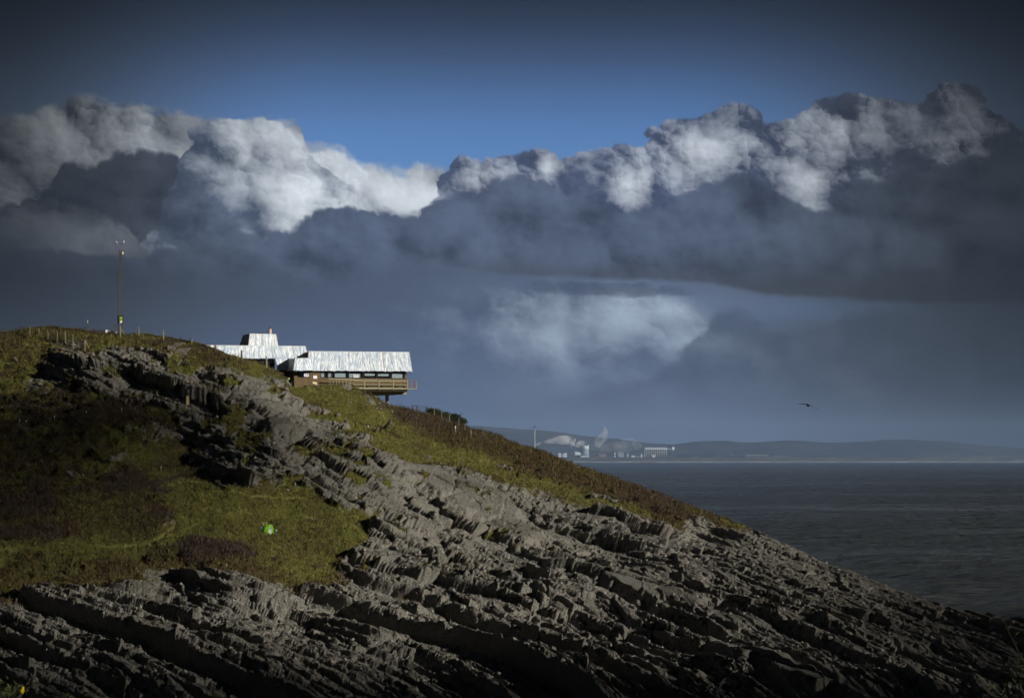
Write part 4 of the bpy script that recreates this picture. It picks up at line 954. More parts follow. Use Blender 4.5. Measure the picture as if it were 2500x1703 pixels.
# small bushes silhouetted behind the netting
# ---------------------------------------------------------------- tent
M_TG = simple('lime_tent_fabric', rgb(112,168,34), 0.55, var=0.08); M_TD = simple('grey_tent_fabric', rgb(96,104,100), 0.6, var=0.08); M_TW = simple('pale_tent_mesh', rgb(172,188,160), 0.6, var=0.1); M_TGR = simple('grey_mesh', rgb(130,140,150), 0.7)
tb = ground(500+1180/7.2625, 1200+755/7.2625); tz = tb.y/F/7.2625
tent = empty('popup_tent', tb+Vector((0, 0, -0.03)), math.radians(-18), 'small bright green pop-up tent pitched on the grass', 'tent')
TH = 175*tz; TW = 1.45; TL = 1.35     # axes: +x out of the doorway, y across
def arch(k, n=15, s_=1.0, hfac=1.0, lean=0.0, x=0.0):
    return [Vector((x+lean*math.sin(math.pi*i/n), -math.cos(math.pi*i/n)*TW/2*s_, (math.sin(math.pi*i/n)**0.8)*TH*hfac)) for i in range(n+1)]
ribs = [arch(0, x=0.12, lean=0.05), arch(0, x=-0.25, s_=1.0, hfac=0.98), arch(0, x=-0.50, s_=0.98, hfac=0.93)]
MB().grid(ribs).build('canopy', M_TG, tent, smooth=True, solid=0.01)
MB().grid([arch(0, x=-0.50, s_=0.98, hfac=0.93), arch(0, x=-0.85, s_=0.94, hfac=0.84), arch(0, x=-1.15, s_=0.85, hfac=0.66), arch(0, x=-1.30, s_=0.7, hfac=0.30)]).build('rear_panel', M_TD, tent, smooth=True, solid=0.01)
fa = arch(0, x=0.10, lean=0.05); ib = arch(0, x=0.10, s_=0.62, hfac=0.80, lean=0.04)
MB().grid([fa, ib]).build('front_panel', M_TG, tent, solid=0.008)
lowd = [p for p in ib]; m = MB(); m.v = [tuple(p+Vector((-0.01, 0, 0))) for p in lowd]; m.f = [tuple(range(len(lowd)))]; dr = m.build('door', M_TW, tent)
hi = [p+Vector((0.012, 0, 0)) for p in ib if p.z > TH*0.52]; m = MB(); m.v = [tuple(p) for p in hi]; m.f = [tuple(range(len(hi)))]; m.build('door_mesh', M_TGR, dr)
m = MB(); m.path(arch(0, x=0.14, lean=0.05, s_=1.01, hfac=1.01), 0.022, 6); m.build('hoop', simple('bright_piping', rgb(170,230,70), 0.5), tent)
ML = simple('pale_strap', rgb(220,226,150), 0.6)
for dx_, dy_ in ((-0.35, 0.15), (-0.62, 0.05)):
    m = MB(); m.path([Vector((dx_, dy_, TH*0.90)), Vector((dx_+0.05, dy_, TH*1.06)), Vector((dx_-0.06, dy_, TH*1.20)), Vector((dx_-0.22, dy_, TH*1.22))], 0.024, 6); m.build('strap', ML, tent)
gs = ground(500+1292/7.2625, 1200+700/7.2625); o = empty('blue_bag', gs, 0.3, 'small blue and white bag right of the green tent', 'bag')
MB().box(-0.10, 0.12, -0.08, 0.08, 0, 0.14).build('bag_body', simple('blue_fabric', rgb(110,128,190), 0.6), o, bevel=0.03); MB().box(-0.06, 0.16, -0.06, 0.06, 0.14, 0.20).build('flap', M_WHITE, o, bevel=0.02)
gs = ground(500+1300/7.2625, 1200+745/7.2625); o = empty('camping_mat', gs, 0.5, 'rolled dark green mat in front of the tent doorway', 'mat')
MB().tube((-0.16, 0, 0.05), (0.16, 0.04, 0.06), 0.05, None, 12).build('rolled_mat', simple('dark_green_foam', rgb(60,120,40), 0.7), o); MB().tube((-0.06, 0.012, 0.052), (-0.03, 0.016, 0.053), 0.054, None, 12).build('band', M_FRAME, o)
# ---------------------------------------------------------------- birds: one continuous body each
def bird(name, label, loc, rz, span, roll, left, right, m_body, m_wing, pitch=0.0, chord=0.17, cat='bird'):
    root = empty(name, loc, 0, label, cat); root.rotation_euler = (pitch, roll, rz)
    # body along -y (head towards -y)
    prof = [(-0.30, 0.010, .03), (-0.27, 0.030, .02), (-0.22, 0.045, .015), (-0.17, 0.040, .01), (-0.08, 0.070, 0), (0.03, 0.075, 0), (0.14, 0.050, .005), (0.22, 0.026, .01), (0.32, 0.030, .012), (0.36, 0.004, .012)]
    rows = [[(r*math.cos(2*math.pi*i/12)*(1.5 if y > 0.25 else 1), y, dz_+r*math.sin(2*math.pi*i/12)*(0.25 if y > 0.25 else 1)) for i in range(13)] for y, r, dz_ in prof]
    m = MB(); m.grid(rows); s_ = span/2
    for sgn, shape in ((-1, left), (1, right)):
        R_ = []
        for t, zz in shape:
            xx = sgn*(0.03+t*s_); c_ = chord*(1-0.75*max(0, t-0.35)**1.1)*(0.9+0.3*math.sin(math.pi*min(1, t*1.6)))
            sweep = -0.05*math.sin(math.pi*min(1, t*1.4))+0.10*max(0, t-0.5)*1.6; th_ = 0.018*(1-t*0.7)
            ring = [(-0.5, 0), (-0.3, 1), (0.1, 0.8), (0.5, 0), (0.1, -0.3), (-0.3, -0.5), (-0.5, 0)]
            R_.append([(xx, sweep+a_*c_, zz*s_+b_*th_+0.02) for a_, b_ in ring])
        m.grid(R_)
    o_ = m.build('body', m_body, root, smooth=True); o_.data.materials.append(m_wing)
    MB().tube((0, -0.29, 0.028), (0, -0.35, 0.018), 0.012, 0.003, 6).build('beak', simple('beak_horn', rgb(170,140,60), 0.5), root)
    return root
M_BDK = simple('dark_plumage', rgb(38,34,28), 0.7); M_BPL = simple('pale_plumage', rgb(236,236,236), 0.6, var=0.1)
bird('flying_bird', 'dark bird gliding over the sea with one wing dipped', at(1972.3, 989, 172), 0.15, 1.32, math.radians(4), [(0, 0), (0.2, 0.07), (0.4, 0.08), (0.62, 0.04), (0.85, 0.04), (1.0, 0.10)], [(0, 0), (0.2, -0.02), (0.4, -0.10), (0.62, -0.22), (0.85, -0.33), (1.0, -0.36)], M_BDK, M_BDK, 0.22, chord=0.2)
bird('flying_bird', 'pale gull flying low over the dark foreshore rocks', at(1762.5, 1666, 165), 0.9, 1.15, math.radians(-22), [(0, 0), (0.2, -0.02), (0.45, -0.16), (0.7, -0.34), (0.9, -0.50), (1.0, -0.60)], [(0, 0), (0.2, 0.12), (0.45, 0.16), (0.7, 0.10), (0.9, 0.04), (1.0, 0.0)], M_BPL, M_BPL, -0.25)
# ---------------------------------------------------------------- vegetation as real blades and stems
nrmV = normals(P2).reshape(-1, 3)
W_veg = (veg*(1-trod)*(1-bk)*(TF < 1.0)).ravel(); W_g = (green*(1-purple)).ravel(); W_p = purple.ravel()
area = (np.linalg.norm(np.cross(np.gradient(P2, axis=1), np.gradient(P2, axis=0)), axis=-1)).ravel(); area = np.minimum(area, np.percentile(area, 97))
def pick(w, n):
    c = np.cumsum(w.astype(np.float64)); return np.searchsorted(c, rng.random(n)*c[-1])
def blades(name, label, w, n, h0, h1, wd, m, droop=0.5, per=3, spread=0.10, cat=None):
    ii = pick(w, n); base_ = V[ii]+rng.normal(0, 0.06, (len(ii), 3)); ii = np.repeat(ii, per); b = np.repeat(base_, per, 0)+rng.normal(0, spread, (len(ii), 3))*[1, 1, 0.3]
    h = rng.uniform(h0, h1, len(ii))*rng.uniform(0.5, 1, len(ii)); az_ = rng.uniform(0, 2*math.pi, len(ii)); ln = rng.uniform(0.1, droop, len(ii))
    d = np.stack([np.cos(az_)*ln, np.sin(az_)*ln, np.ones(len(ii))], -1); d += nrmV[ii]*0.35+np.array([0.12, 0, 0]); d /= np.linalg.norm(d, axis=-1, keepdims=True)
    s_ = np.stack([-np.sin(az_+rng.uniform(-1, 1, len(ii))), np.cos(az_), az_*0], -1)*(wd*rng.uniform(.6, 1.3, len(ii)))[:, None]
    b = b-np.array([0, 0, 0.04]); mid_ = b+d*h[:, None]*0.55+np.array([0, 0, 0]); tip = b+d*h[:, None]+np.stack([np.cos(az_), np.sin(az_), az_*0-0.5], -1)*(h*0.18)[:, None]
    Vb = np.stack([b-s_, b+s_, mid_+s_*0.8, tip, mid_-s_*0.8], 1).reshape(-1, 3)
    k = np.arange(len(ii))[:, None]*5; Fb = np.concatenate([k+[0, 1, 2, 4]], 0); Ft = k+[4, 2, 3, 3]
    me = bpy.data.meshes.new(name); me.vertices.add(len(Vb)); me.vertices.foreach_set('co', Vb.astype(np.float32).ravel())
    L_ = np.concatenate([Fb.ravel(), (k+[4, 2, 3]).ravel()]); me.loops.add(len(L_)); me.loops.foreach_set('vertex_index', L_.astype(np.int32))
    st = np.concatenate([np.arange(len(Fb))*4, len(Fb)*4+np.arange(len(Fb))*3]); me.polygons.add(len(st)); me.polygons.foreach_set('loop_start', st.astype(np.int32)); me.update(calc_edges=True)
    me.materials.append(m); o_ = bpy.data.objects.new(name, me); COL.objects.link(o_); return tag(o_, label, cat or name, kind='stuff')
def vegmat(name, a, b, c):
    def bd(nt, out):
        co = nt.nodes.new('ShaderNodeNewGeometry').outputs['Position']; n1 = noise(co, 0.5, 4, 0.6); n2 = noise(co, 5.0, 3, 0.7)
        bsdf(nt, out, mixc(sstep(0.5, 0.66, n1)*0.7, mixc(sstep(0.35, 0.65, n2), a, b), c), 0.8)
    return mat(name, bd)
blades('grass', 'short olive and green grass on the slopes', W_veg*W_g*area, 70000, 0.16, 0.38, 0.022, vegmat('grass_blades', rgb(64,68,28), rgb(126,124,58), rgb(150,140,80)))
blades('bracken', 'rusty brown dead bracken along the ridge and banks', W_veg*np.clip(1-green.ravel()-0.6*W_p, 0, 1)*area, 55000, 0.25, 0.60, 0.030, vegmat('dead_bracken', rgb(56,46,28), rgb(98,80,48), rgb(80,78,40)), 1.0)
blades('heather', 'dark purple brown heather and bramble scrub', W_veg*W_p*area, 36000, 0.25, 0.65, 0.022, vegmat('heather_stems', rgb(52,42,36), rgb(94,76,66), rgb(62,60,36)), 0.9, 4, 0.16)
# loose stones on the turf and along the beds
ii = pick(((1-veg)*(1-bk)*(TF < 1)+0.10*veg*(TF < 1)*(QX > 500)+0.8*(veg > .05)*(veg < .95)).ravel()*area, 9000); r_ = 0.04+0.17*rng.random(len(ii))**3
octa = np.array([(1,0,0),(-1,0,0),(0,1,0),(0,-1,0),(0,0,1),(0,0,-1)], float); of = np.array([(0,2,4),(2,1,4),(1,3,4),(3,0,4),(2,0,5),(1,2,5),(3,1,5),(0,3,5)])
Vs_ = V[ii][:, None, :]+(octa[None]*r_[:, None, None]*rng.uniform(0.6, 1.4, (len(ii), 6, 1)))+rng.normal(0, 0.25, (len(ii), 6, 3))*r_[:, None, None]
Fs_ = (np.arange(len(ii))[:, None, None]*6+of[None]).reshape(-1, 3)
M_STONE = simple('loose_limestone', rgb(136,134,126), 0.9, var=0.3, scale=0.7)
tag(np_mesh('loose_stones', Vs_.reshape(-1, 3), Fs_, M_STONE), 'loose angular grey stones scattered over the slopes', 'stones', kind='stuff')
# ---------------------------------------------------------------- gorse on the near bank and the bank itself
gx = np.linspace(-16, 16, 120); gy = np.concatenate([np.linspace(-40, 60, 120)])
GXb, GYb = np.meshgrid(gx*2, gy); zb_ = np.interp(GYb, [-40, -5, 8, 20, 34, 60], [19.0, 18.3, 17.9, 15.9, 10, 0])+fbm(GXb*.25, GYb*.25, GXb*0, 801, 4)*0.5
i_ = (np.arange(119)[:, None]*120+np.arange(119)[None, :]).ravel()
nbk = np_mesh('near_bank', np.stack([GXb, GYb, zb_], -1).reshape(-1, 3), np.stack([i_, i_+1, i_+121, i_+120], 1), simple('bank_turf', rgb(62,64,34), 0.95, var=0.3, bump=0.5, bdist=0.1), smooth=True); tag(nbk, kind='structure')
M_GST = simple('gorse_stem', rgb(38,34,24), 0.9); M_GSP = vegmat('gorse_spines', rgb(42,52,24), rgb(66,74,34), rgb(50,44,26)); M_GFL = simple('gorse_flower', rgb(226,196,30), 0.6, var=0.15)
def gorse(loc, R_, H_, label, n=2600, fl=170, flower=True):
    H_ = H_-0.12
    root = empty('gorse_bush', loc, 0, label, 'bush'); m = MB(); tips = []
    for k in range(26):
        a_ = rng.uniform(0, 6.28); rr = R_*math.sqrt(rng.random()); zt = H_*(0.45+0.55*math.sqrt(max(0, 1-(rr/R_)**2)))*rng.uniform(0.85, 1.06); p = Vector((0.1*math.cos(a_), 0.1*math.sin(a_), -0.1)); q = Vector((rr*math.cos(a_), rr*math.sin(a_), zt)); c_ = p.lerp(q, 0.5)+Vector((0, 0, -0.1))
        m.tube(p, c_, 0.03, 0.02, 5); m.tube(c_, q, 0.02, 0.006, 5); tips.append((c_, q))
        for _ in range(9):
            s0_ = c_.lerp(q, rng.random()); e_ = s0_+Vector((rng.normal(0, .2), rng.normal(0, .2), abs(rng.normal(.15, .15)))); m.tube(s0_, e_, 0.008, 0.003, 4); tips.append((s0_, e_))
    m.build('stems', M_GST, root)
    B_ = np.array([list(a_.lerp(b_, rng.random())) for a_, b_ in (tips[int(rng.integers(len(tips)))] for _ in range(n))]); nn = len(B_)*7
    B_ = np.repeat(B_, 7, 0)+rng.normal(0, .05, (nn, 3)); dd = rng.normal(0, 1, (nn, 3))+[0, 0, 0.7]; dd /= np.linalg.norm(dd, axis=1, keepdims=True); sd = np.cross(dd, rng.normal(0, 1, (nn, 3))); sd /= np.linalg.norm(sd, axis=1, keepdims=True)
    Vg = np.stack([B_-sd*(.004 if flower or R_ < .3 else .018), B_+sd*(.004 if flower or R_ < .3 else .018), B_+dd*rng.uniform(.03, .08, (nn, 1))*(2.2 if R_ > .3 and not flower else 1)], 1).reshape(-1, 3)
    np_mesh('spines', Vg, np.arange(nn*3).reshape(-1, 3), M_GSP, root)
    if flower:
        T_ = np.array([list(b_) for _, b_ in tips]); T_ = T_[np.argsort(-T_[:, 2])][:fl]; f = np.repeat(T_, 9, 0)+rng.normal(0, .022, (len(T_)*9, 3)); q_ = octa[None]*0.010*rng.uniform(.7, 1.4, (len(f), 6, 1))
        np_mesh('flowers', (f[:, None, :]+q_).reshape(-1, 3), (np.arange(len(f))[:, None, None]*6+of[None]).reshape(-1, 3), M_GFL, root)
    return root
def bankz(x, y): j = int(np.clip(np.searchsorted(gy, y), 0, 119)); i = int(np.clip(np.searchsorted(gx*2, x), 0, 119)); return float(zb_[j, i])
def near(X_, Y_, d, **kw): p = at(X_, Y_, d); zb0 = bankz(p.x, p.y); return Vector((p.x, p.y, zb0)), p.z-zb0
l, h = near(-30, 1672, 24); gorse(l, 0.66, h, 'yellow flowering gorse bush in the near bottom left corner', n=9000, fl=150)
l, h = near(2540, 1450, 22); gorse(l, 0.14, h, 'dark out of focus gorse sprig at the right edge', n=1500, flower=False)

M_GST2, M_GSP2 = M_GST, vegmat('scrub_leaves', rgb(40,44,22), rgb(70,72,34), rgb(60,52,30))
for x_, y_, r_b, lb in ((985, 512, 0.5, 'rounded dark bush just behind the netting fence, nearest the gate'), (1135, 545, 0.38, 'small dark bush between two posts of the ridge fence'), (1330, 640, 0.75, 'broad dark gorse clump on the ridge right of the netting'), (1560, 720, 0.9, 'low gorse clump on the ridge above the white leaning post'), (1760, 800, 0.8, 'dark gorse clump near the lower end of the ridge fence')):
    g_ = ground(*c4(x_, y_)); gorse(g_+Vector((0, 0.5, 0.1)), r_b, r_b*0.95, lb, n=1100, flower=False)
# ---------------------------------------------------------------- steelworks across the bay
DF = 12150.0; KF = DF/F; c3 = cvt(1140, 1000, 3.418)
def fx_(x): return (x-CX)*KF
def fz_(y): return CAMH+(HOR-y)*KF
GZ = 22.5
M_FW = simple('pale_cladding', rgb(214,220,226), 0.5, var=0.08, scale=0.05); M_FG = simple('grey_concrete', rgb(142,140,136), 0.8, var=0.1, scale=0.05); M_FD = simple('dark_steelwork', rgb(58,58,62), 0.7, var=0.15, scale=0.1)
M_FR = simple('rusty_cladding', rgb(120,96,88), 0.8, var=0.15, scale=0.05); M_FB = simple('blue_grey_cladding', rgb(132,148,166), 0.6, var=0.1, scale=0.05); M_COAL = simple('coal_stock', rgb(36,36,38), 0.95, var=0.3, scale=0.05)
def far(name, label, cat, x, y=None, group=None, dd=0.0): 
    return empty(name, (fx_(x), DF+dd, GZ if y is None else fz_(y)), 0, label, cat, group)
def loc(o, x, y): return (fx_(x)-o.location.x, fz_(y)-o.location.z)
def fbox(o, x0, y0, x1, y1, mt, name, dep=12, off=0.0, bev=0.0):
    a_, z0 = loc(o, x0, y1); b_, z1_ = loc(o, x1, y0); return MB().box(a_, b_, off-dep/2, off+dep/2, z0, z1_).build(name, mt, o, bevel=bev)
q = lambda x, y: c3(x, y)
# chimney
X_, Yt = q(564, 130); o = far('tall_chimney', 'tallest grey chimney with a dark top, at the left of the steelworks', 'chimney', X_); ht = fz_(Yt)-GZ
MB().lathe([(4.6, -2), (4.0, ht*.4), (3.3, ht*.9)], 24).build('shaft', M_FG, o, smooth=True); MB().lathe([(3.5, ht*.9), (3.4, ht)], 24).build('dark_top', M_FD, o, smooth=True)
MB().lathe([(5.0, ht*.55), (5.0, ht*.565)], 20).lathe([(4.6, ht*.88), (4.6, ht*.89)], 20).build('gallery', M_FD, o)
for x, yt, w_, lb in ((519, 285, 5, 'short pale stack half hidden behind the ridge left of the tall chimney'), (1190, 300, 1.6, 'thin dark mast behind the sloping conveyor'), (740, 330, 2.2, 'dark thin stack left of the low white factory'), (722, 335, 2.2, 'darker short stack farthest left of the low white factory'), (752, 345, 2.0, 'smallest dark stack nearest the low white factory')):
    X_, Yt = q(x, yt); o = far('steel_stack', lb, 'chimney', X_, dd=20); ht = fz_(Yt)-GZ; r = w_/3.418/2*KF
    MB().lathe([(r*1.15, -2), (r, ht*.5), (r*.85, ht)], 14).build('shaft', M_FW if x == 519 else M_FD, o, smooth=True); MB().lathe([(r*1.5, ht*.7), (r*1.5, ht*.72)], 14).build('gallery', M_FD, o)
# gasholder
X_, _ = q(984, 0); o = far('gasholder', 'large pale cylindrical gasholder beside the smoke', 'gasholder', X_, q(0, 384)[1]); R_ = 33.5/3.418*KF; ht = (384-300)/3.418*KF
MB().lathe([(R_, 0), (R_, ht*.62)], 40).build('lower_tank', simple('gasholder_lower', rgb(150,160,172), 0.5, var=0.06, scale=0.05), o, smooth=True)
MB().lathe([(R_*1.005, ht*.62), (R_*1.005, ht*.97), (R_*.6, ht*1.02)], 40).build('upper_tank', M_FW, o, smooth=True)
m = MB()
for k in range(24):
    t = 2*math.pi*k/24; x_, y_ = R_*1.03*math.cos(t), R_*1.03*math.sin(t); m.box(x_-.35, x_+.35, y_-.35, y_+.35, 0, ht*1.0)
m.lathe([(R_*1.04, ht*.60), (R_*1.04, ht*.62)], 40); m.build('guide_frame', M_FB, o)
m = MB(); m.box(R_*.8, R_*1.02, -3, 3, 0, ht*1.14); m.build('lift_tower', M_FW, o); fbox(o, *q(950, 385), *q(1018, 393), M_FW, 'plinth', 50)
# blast furnace tower
X_, _ = q(870, 0); o = far('furnace_tower', 'dark stepped furnace tower left of the gasholder', 'tower', X_)
fbox(o, *q(858, 322), *q(886, 384), M_FD, 'body', 18); fbox(o, *q(846, 350), *q(858, 384), M_FD, 'annex', 16); fbox(o, *q(862, 288), *q(865, 322), M_FB, 'mast', 3); fbox(o, *q(871, 288), *q(874, 322), M_FB, 'mast', 3); fbox(o, *q(862, 286), *q(874, 290), M_FB, 'head_frame', 4)
# low buildings
def shed(x0, y0, x1, y1, label, mt, roof=None, bands=(), dd=0.0, peak=0):
    (a_, t_), (b_, u_) = q(x0, y0), q(x1, y1); o = far('factory_building', label, 'factory', (a_+b_)/2, dd=dd); zt = fz_(t_)-GZ; hw_ = (b_-a_)/2*KF
    MB().box(-hw_, hw_, -14, 14, -3, zt).build('wall', mt, o); MB().prism([(-hw_-.6, -15, zt), (hw_+.6, -15, zt), (hw_+.6, 15, zt), (-hw_-.6, 15, zt)], [(-hw_-.6, -1, zt+2.2+peak), (hw_+.6, -1, zt+2.2+peak), (hw_+.6, 1, zt+2.2+peak), (-hw_-.6, 1, zt+2.2+peak)]).build('roof', roof or M_FG, o)
    if zt > 5:
        n = max(2, int(hw_/5)); m = MB()
        for k in range(n): xx = -hw_+(k+.5)*2*hw_/n; m.box(xx-1.2, xx+1.2, -14.2, -13.9, zt*.35, zt*.62)
        m.build('openings', M_FD, o); 
    return o
shed(762, 362, 785, 384, 'left white block of the low factory under the smoke', M_FW); shed(806, 362, 833, 384, 'right white block of the low factory under the smoke', M_FW); shed(786, 370, 805, 384, 'lower pale link between the two white factory blocks', M_FB)
shed(902, 363, 948, 377, 'white hall left of the gasholder', M_FW, M_FW, peak=5); shed(890, 377, 946, 386, 'pinkish low shed in front of the white hall', M_FR)
shed(1100, 372, 1160, 386, 'rusty shed under the sloping conveyor', M_FR); shed(1229, 357, 1239, 374, 'small white building right of the conveyor', M_FW); shed(1262, 362, 1310, 376, 'pale blue shed with a pitched roof right of the conveyor', M_FB, peak=4)
shed(1335, 368, 1348, 380, 'round topped white hut left of the silos', M_FW, peak=3); shed(1372, 384, 1400, 394, 'bright white sheds low on the shore left of the silos', M_FW, M_FW); shed(1404, 388, 1452, 395, 'long pale shed low on the shore left of the silos', M_FB)
shed(1448, 373, 1462, 380, 'white hut just left of the white mast', M_FW, M_FW); shed(1540, 379, 1566, 387, 'bright white van shed at the foot of the silos', M_FW, M_FW, dd=-40)
c6 = cvt(1820, 1060, 3.418)
for x0, y0, x1, y1, lb, mt in ((385, 190, 420, 203, 'white gabled barn on the far shore right of the works', M_FW), (497, 197, 523, 205, 'small bright white house on the far shore, right of the gabled barn', M_FW), (703, 198, 745, 205, 'long low white row of houses on the far shore', M_FW), (0, 177, 190, 190, 'long dark quay building at the right end of the works', M_FD), (225, 188, 330, 196, 'low dark shed on the far shore beyond the quay building', M_FD)):
    (a_, t_), (b_, u_) = c6(x0, y0), c6(x1, y1); o = far('shore_building', lb, 'building', (a_+b_)/2); zt = fz_(t_)-GZ; hw_ = (b_-a_)/2*KF
    MB().box(-hw_, hw_, -6, 6, -3, zt).build('wall', mt, o); MB().prism([(-hw_-.4, -7, zt), (hw_+.4, -7, zt), (hw_+.4, 7, zt), (-hw_-.4, 7, zt)], [(-hw_, -.5, zt+3), (hw_, -.5, zt+3), (hw_, .5, zt+3), (-hw_, .5, zt+3)]).build('roof', M_FG, o)
# conveyors on trestles
def conveyor(label, pts, th, mt):
    P_ = [c3(*p) for p in pts]; o = far('conveyor', label, 'conveyor', P_[0][0]); R0 = [Vector((fx_(a_)-o.location.x, 0, fz_(b_)-GZ)) for a_, b_ in P_]
    for a_, b_ in zip(R0[:-1], R0[1:]):
        MB().prism([a_+Vector((0, -2.5, -th)), b_+Vector((0, -2.5, -th)), b_+Vector((0, 2.5, -th)), a_+Vector((0, 2.5, -th))], [a_+Vector((0, -2.5, th)), b_+Vector((0, -2.5, th)), b_+Vector((0, 2.5, th)), a_+Vector((0, 2.5, th))]).build('gallery', mt, o)
    L_ = (R0[-1]-R0[0]).length; n = max(2, int(L_/28))
    for k in range(1, n+1):
        p = R0[0].lerp(R0[-1], k/n)
        for j in range(len(R0)-1):
            if min(R0[j].x, R0[j+1].x) <= p.x <= max(R0[j].x, R0[j+1].x) and R0[j].x != R0[j+1].x: p.z = R0[j].z+(R0[j+1].z-R0[j].z)*(p.x-R0[j].x)/(R0[j+1].x-R0[j].x)
        if p.z > 6: MB().tube((p.x-3, 0, -1), (p.x, 0, p.z-th), .5, None, 4).tube((p.x+3, 0, -1), (p.x, 0, p.z-th), .5, None, 4).build('trestle', M_FD, o)
    return o
conveyor('dark conveyor gallery rising to a hooked top right of the gasholder', [(1068, 384), (1130, 345), (1165, 342)], 1.9, M_FD)
conveyor('thin conveyor sloping down to the right from the white head tower', [(1732, 334), (1885, 382)], 1.1, M_FD)
# silos
X_, _ = q(1580, 0); o = far('silo_block', 'row of ten grey silos carrying a long white gallery', 'silos', X_, q(0, 380)[1])
for k in range(10):
    x_, _ = loc(o, q(1499+k*18.2, 0)[0], 0); R_ = 5.0/3.418*KF; zt = loc(o, 0, q(0, 331)[1])[1]; MB().lathe([(R_, -3), (R_, zt)], 18, x_, 0).build('silo', M_FG, o, smooth=True)
fbox(o, *q(1490, 314), *q(1668, 331), M_FW, 'gallery', 14); fbox(o, *q(1496, 318), *q(1664, 325), M_FB, 'gallery_window', 14.6); fbox(o, *q(1668, 321), *q(1712, 331), M_FB, 'link_bridge', 8); fbox(o, *q(1712, 308), *q(1731, 334), M_FW, 'head_tower', 14); fbox(o, *q(1714, 334), *q(1717, 380), M_FD, 'tower_leg', 2); fbox(o, *q(1726, 334), *q(1729, 380), M_FD, 'tower_leg', 2)
X_, Yt = q(1478, 305); o = far('white_mast', 'thin white mast at the left end of the silo row', 'mast', X_, dd=-60); MB().tube((0, 0, -5), (0, 0, fz_(Yt)-GZ), .8, .5, 6).build('pole', M_FW, o); MB().box(-2, 2, -.4, .4, 8, 9).box(-1.6, 1.6, -.4, .4, 20, 21).build('crossarm', M_FW, o)
# stockpiles
for x0, x1, yt, lb in ((1738, 1882, 371, 'long dark stockpile mound right of the silos'), (1930, 2090, 372, 'longest dark stockpile mound beside the cranes'), (2130, 2330, 376, 'low dark stockpile mound right of the cranes')):
    (a_, t_), (b_, _) = q(x0, yt), q(x1, 390); o = far('stockpile', lb, 'stockpile', (a_+b_)/2); hw_ = (b_-a_)/2*KF; ht = fz_(t_)-GZ; rows = []
    for j in range(9):
        v = j/8*2-1; rows.append([(hw_*(u*2-1), v*30, max(0, 1-abs(v)**1.5)*ht*min(1, min(u, 1-u)*8)*(0.86+0.14*float(fbm(np.array([u*9.]), np.array([v]), np.array([x0*.1]), 5, 3)[0]))-1) for u in np.linspace(0, 1, 40)])
    MB().grid(rows).build('mound', M_COAL, o, smooth=True)
# unloader cranes
for k, (x, s_, lb) in enumerate(((2150, 1.0, 'left dark ship unloading crane on the far quay'), (2195, 1.15, 'middle and largest dark crane on the far quay'), (2222, 0.8, 'right dark crane with a raised jib on the far quay'))):
    X_, _ = q(x, 0); o = far('quay_crane', lb, 'crane', X_); h_ = 22*s_
    MB().tube((-6, -4, -2), (-2, 0, h_*.6), .7, None, 4).tube((6, -4, -2), (2, 0, h_*.6), .7, None, 4).tube((-6, 4, -2), (-2, 0, h_*.6), .7, None, 4).tube((6, 4, -2), (2, 0, h_*.6), .7, None, 4).build('leg', M_FD, o)
    MB().box(-4, 4, -3, 3, h_*.6, h_*.78).build('cab', M_FD, o); MB().tube((2, 0, h_*.7), (-22*s_, 0, h_*(1.15 if k != 2 else 1.5)), .9, .5, 4).tube((0, 0, h_*.78), (4, 0, h_*1.3), .6, None, 4).tube((4, 0, h_*1.3), (-22*s_, 0, h_*(1.15 if k != 2 else 1.5)), .3, None, 4).tube((2, 0, h_*.7), (14*s_, 0, h_*.8), .9, None, 4).build('jib', M_FD, o)
# trees along the far shore
M_FT = simple('far_tree_cover', rgb(46,54,34), 0.95, var=0.4, scale=0.1)
def belt(x0, x1, yt, seed, label):
    n = 90; xs_ = np.linspace(fx_(x0), fx_(x1), n); h_ = (fz_(yt)-20)*(0.55+0.45*np.abs(fbm(xs_*.03, xs_*0, xs_*0, seed, 4, 0.6))*1.6)*np.minimum(1, np.minimum(np.arange(n), n-1-np.arange(n))/8); rows = [[(x_, DF-30+v*22, 20+h*(1-abs(v)**2)) for x_, h in zip(xs_, h_)] for v in np.linspace(-1, 1, 7)]
    tag(MB().grid(rows).build('tree_belt', M_FT), label, 'trees', kind='stuff')
belt(1955, 2080, 1111, 31, 'dark belt of trees on the far shore'); belt(2110, 2240, 1113, 37, 'dark scrub behind the dunes')
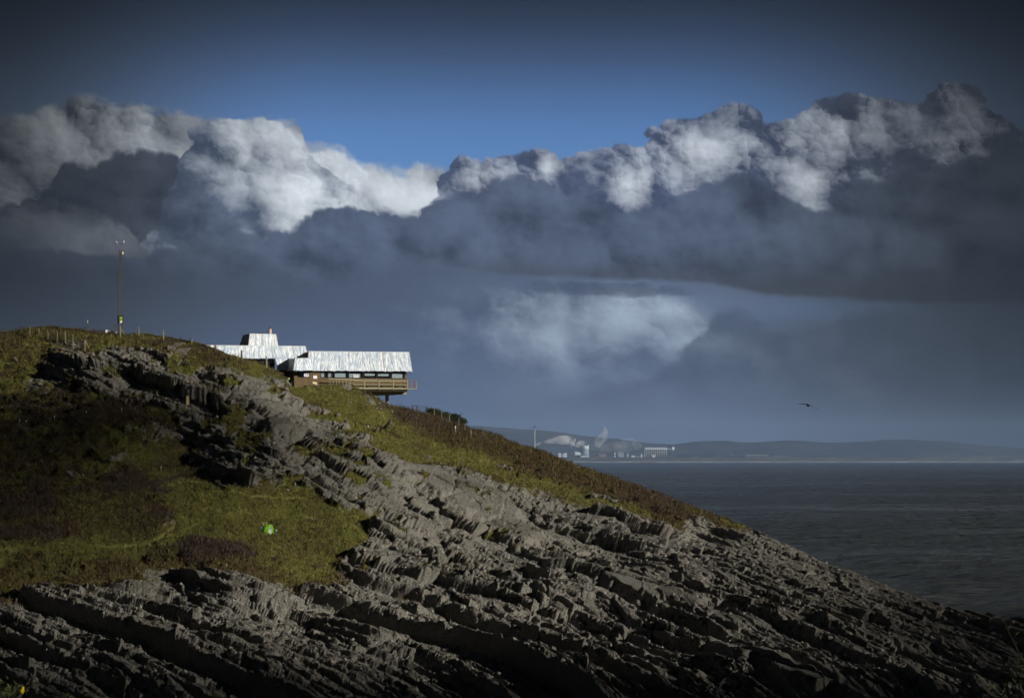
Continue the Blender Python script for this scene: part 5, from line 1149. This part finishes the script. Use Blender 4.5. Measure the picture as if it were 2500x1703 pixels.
# smoke
def m_smoke(dens, col):
    def bd(nt, out):
        co = nt.nodes.new('ShaderNodeNewGeometry').outputs['Position']
        n1 = noise(co, 0.026, 5, 0.66)
        v = nt.nodes.new('ShaderNodeVolumePrincipled'); v.inputs['Color'].default_value = col; nt.links.new((sstep(0.38, 0.60, n1)*dens).v, v.inputs['Density']); nt.links.new(v.outputs[0], out.inputs['Volume'])
    return bd
def plume(label, pts, dens, dd, seed, col=(0.97, 0.98, 1, 1)):
    P_ = [Vector((fx_(c3(x, y)[0]), DF+dd, fz_(c3(x, y)[1]))) for x, y, r in pts]; rr = [r/3.418*KF for _, _, r in pts]; rows = []
    O = P_[0]
    for k in range(len(P_)*5-4):
        i = min(k//5, len(P_)-2); t = k/5-i; c_ = P_[i].lerp(P_[i+1], t); r = rr[i]*(1-t)+rr[i+1]*t; row = []
        dirv = (P_[i+1]-P_[i]).normalized(); up = Vector((-dirv.z, 0, dirv.x))
        for j in range(17):
            a_ = 2*math.pi*j/16; kk = r*(1+0.45*float(fbm(np.array([c_.x*.02+math.cos(a_)]), np.array([c_.z*.02]), np.array([math.sin(a_)+seed]), seed, 3)[0])); row.append(c_+up*(kk*math.cos(a_))+Vector((0, kk*math.sin(a_), 0))-O)
        rows.append(row)
    m = MB(); m.grid(rows); m.f.append(tuple(range(16))[::-1]); b = (len(rows)-1)*17; m.f.append(tuple(b+j for j in range(16)))
    me_o = m.build('smoke_plume', mat('smoke_'+str(seed), m_smoke(dens, col))); me_o.location = O; bm = bmesh.new(); bm.from_mesh(me_o.data); bmesh.ops.remove_doubles(bm, verts=bm.verts, dist=0.01); bmesh.ops.recalc_face_normals(bm, faces=bm.faces); bm.to_mesh(me_o.data); bm.free()
    return tag(me_o, label, 'smoke', kind='stuff')
plume('white smoke trailing right from beside the tall chimney', [(566, 300, 3), (600, 283, 10), (650, 265, 16), (710, 262, 22), (780, 258, 36), (850, 255, 44), (905, 268, 34)], 0.12, 40, 3)
plume('puff of steam rising behind the gasholder', [(905, 300, 12), (940, 285, 28), (975, 280, 26), (1000, 290, 12)], 0.08, 90, 5)
plume('tall pale steam column right of the gasholder', [(1090, 305, 30), (1110, 262, 46), (1140, 222, 42), (1160, 185, 30), (1158, 150, 18), (1150, 128, 6)], 0.026, 150, 7)
plume('thin steam drifting low towards the silos', [(1020, 300, 20), (1150, 320, 40), (1300, 300, 60), (1400, 290, 60), (1480, 300, 30)], 0.008, 260, 9)
SC.cycles.volume_step_rate = 1.0; SC.cycles.volume_max_steps = 96
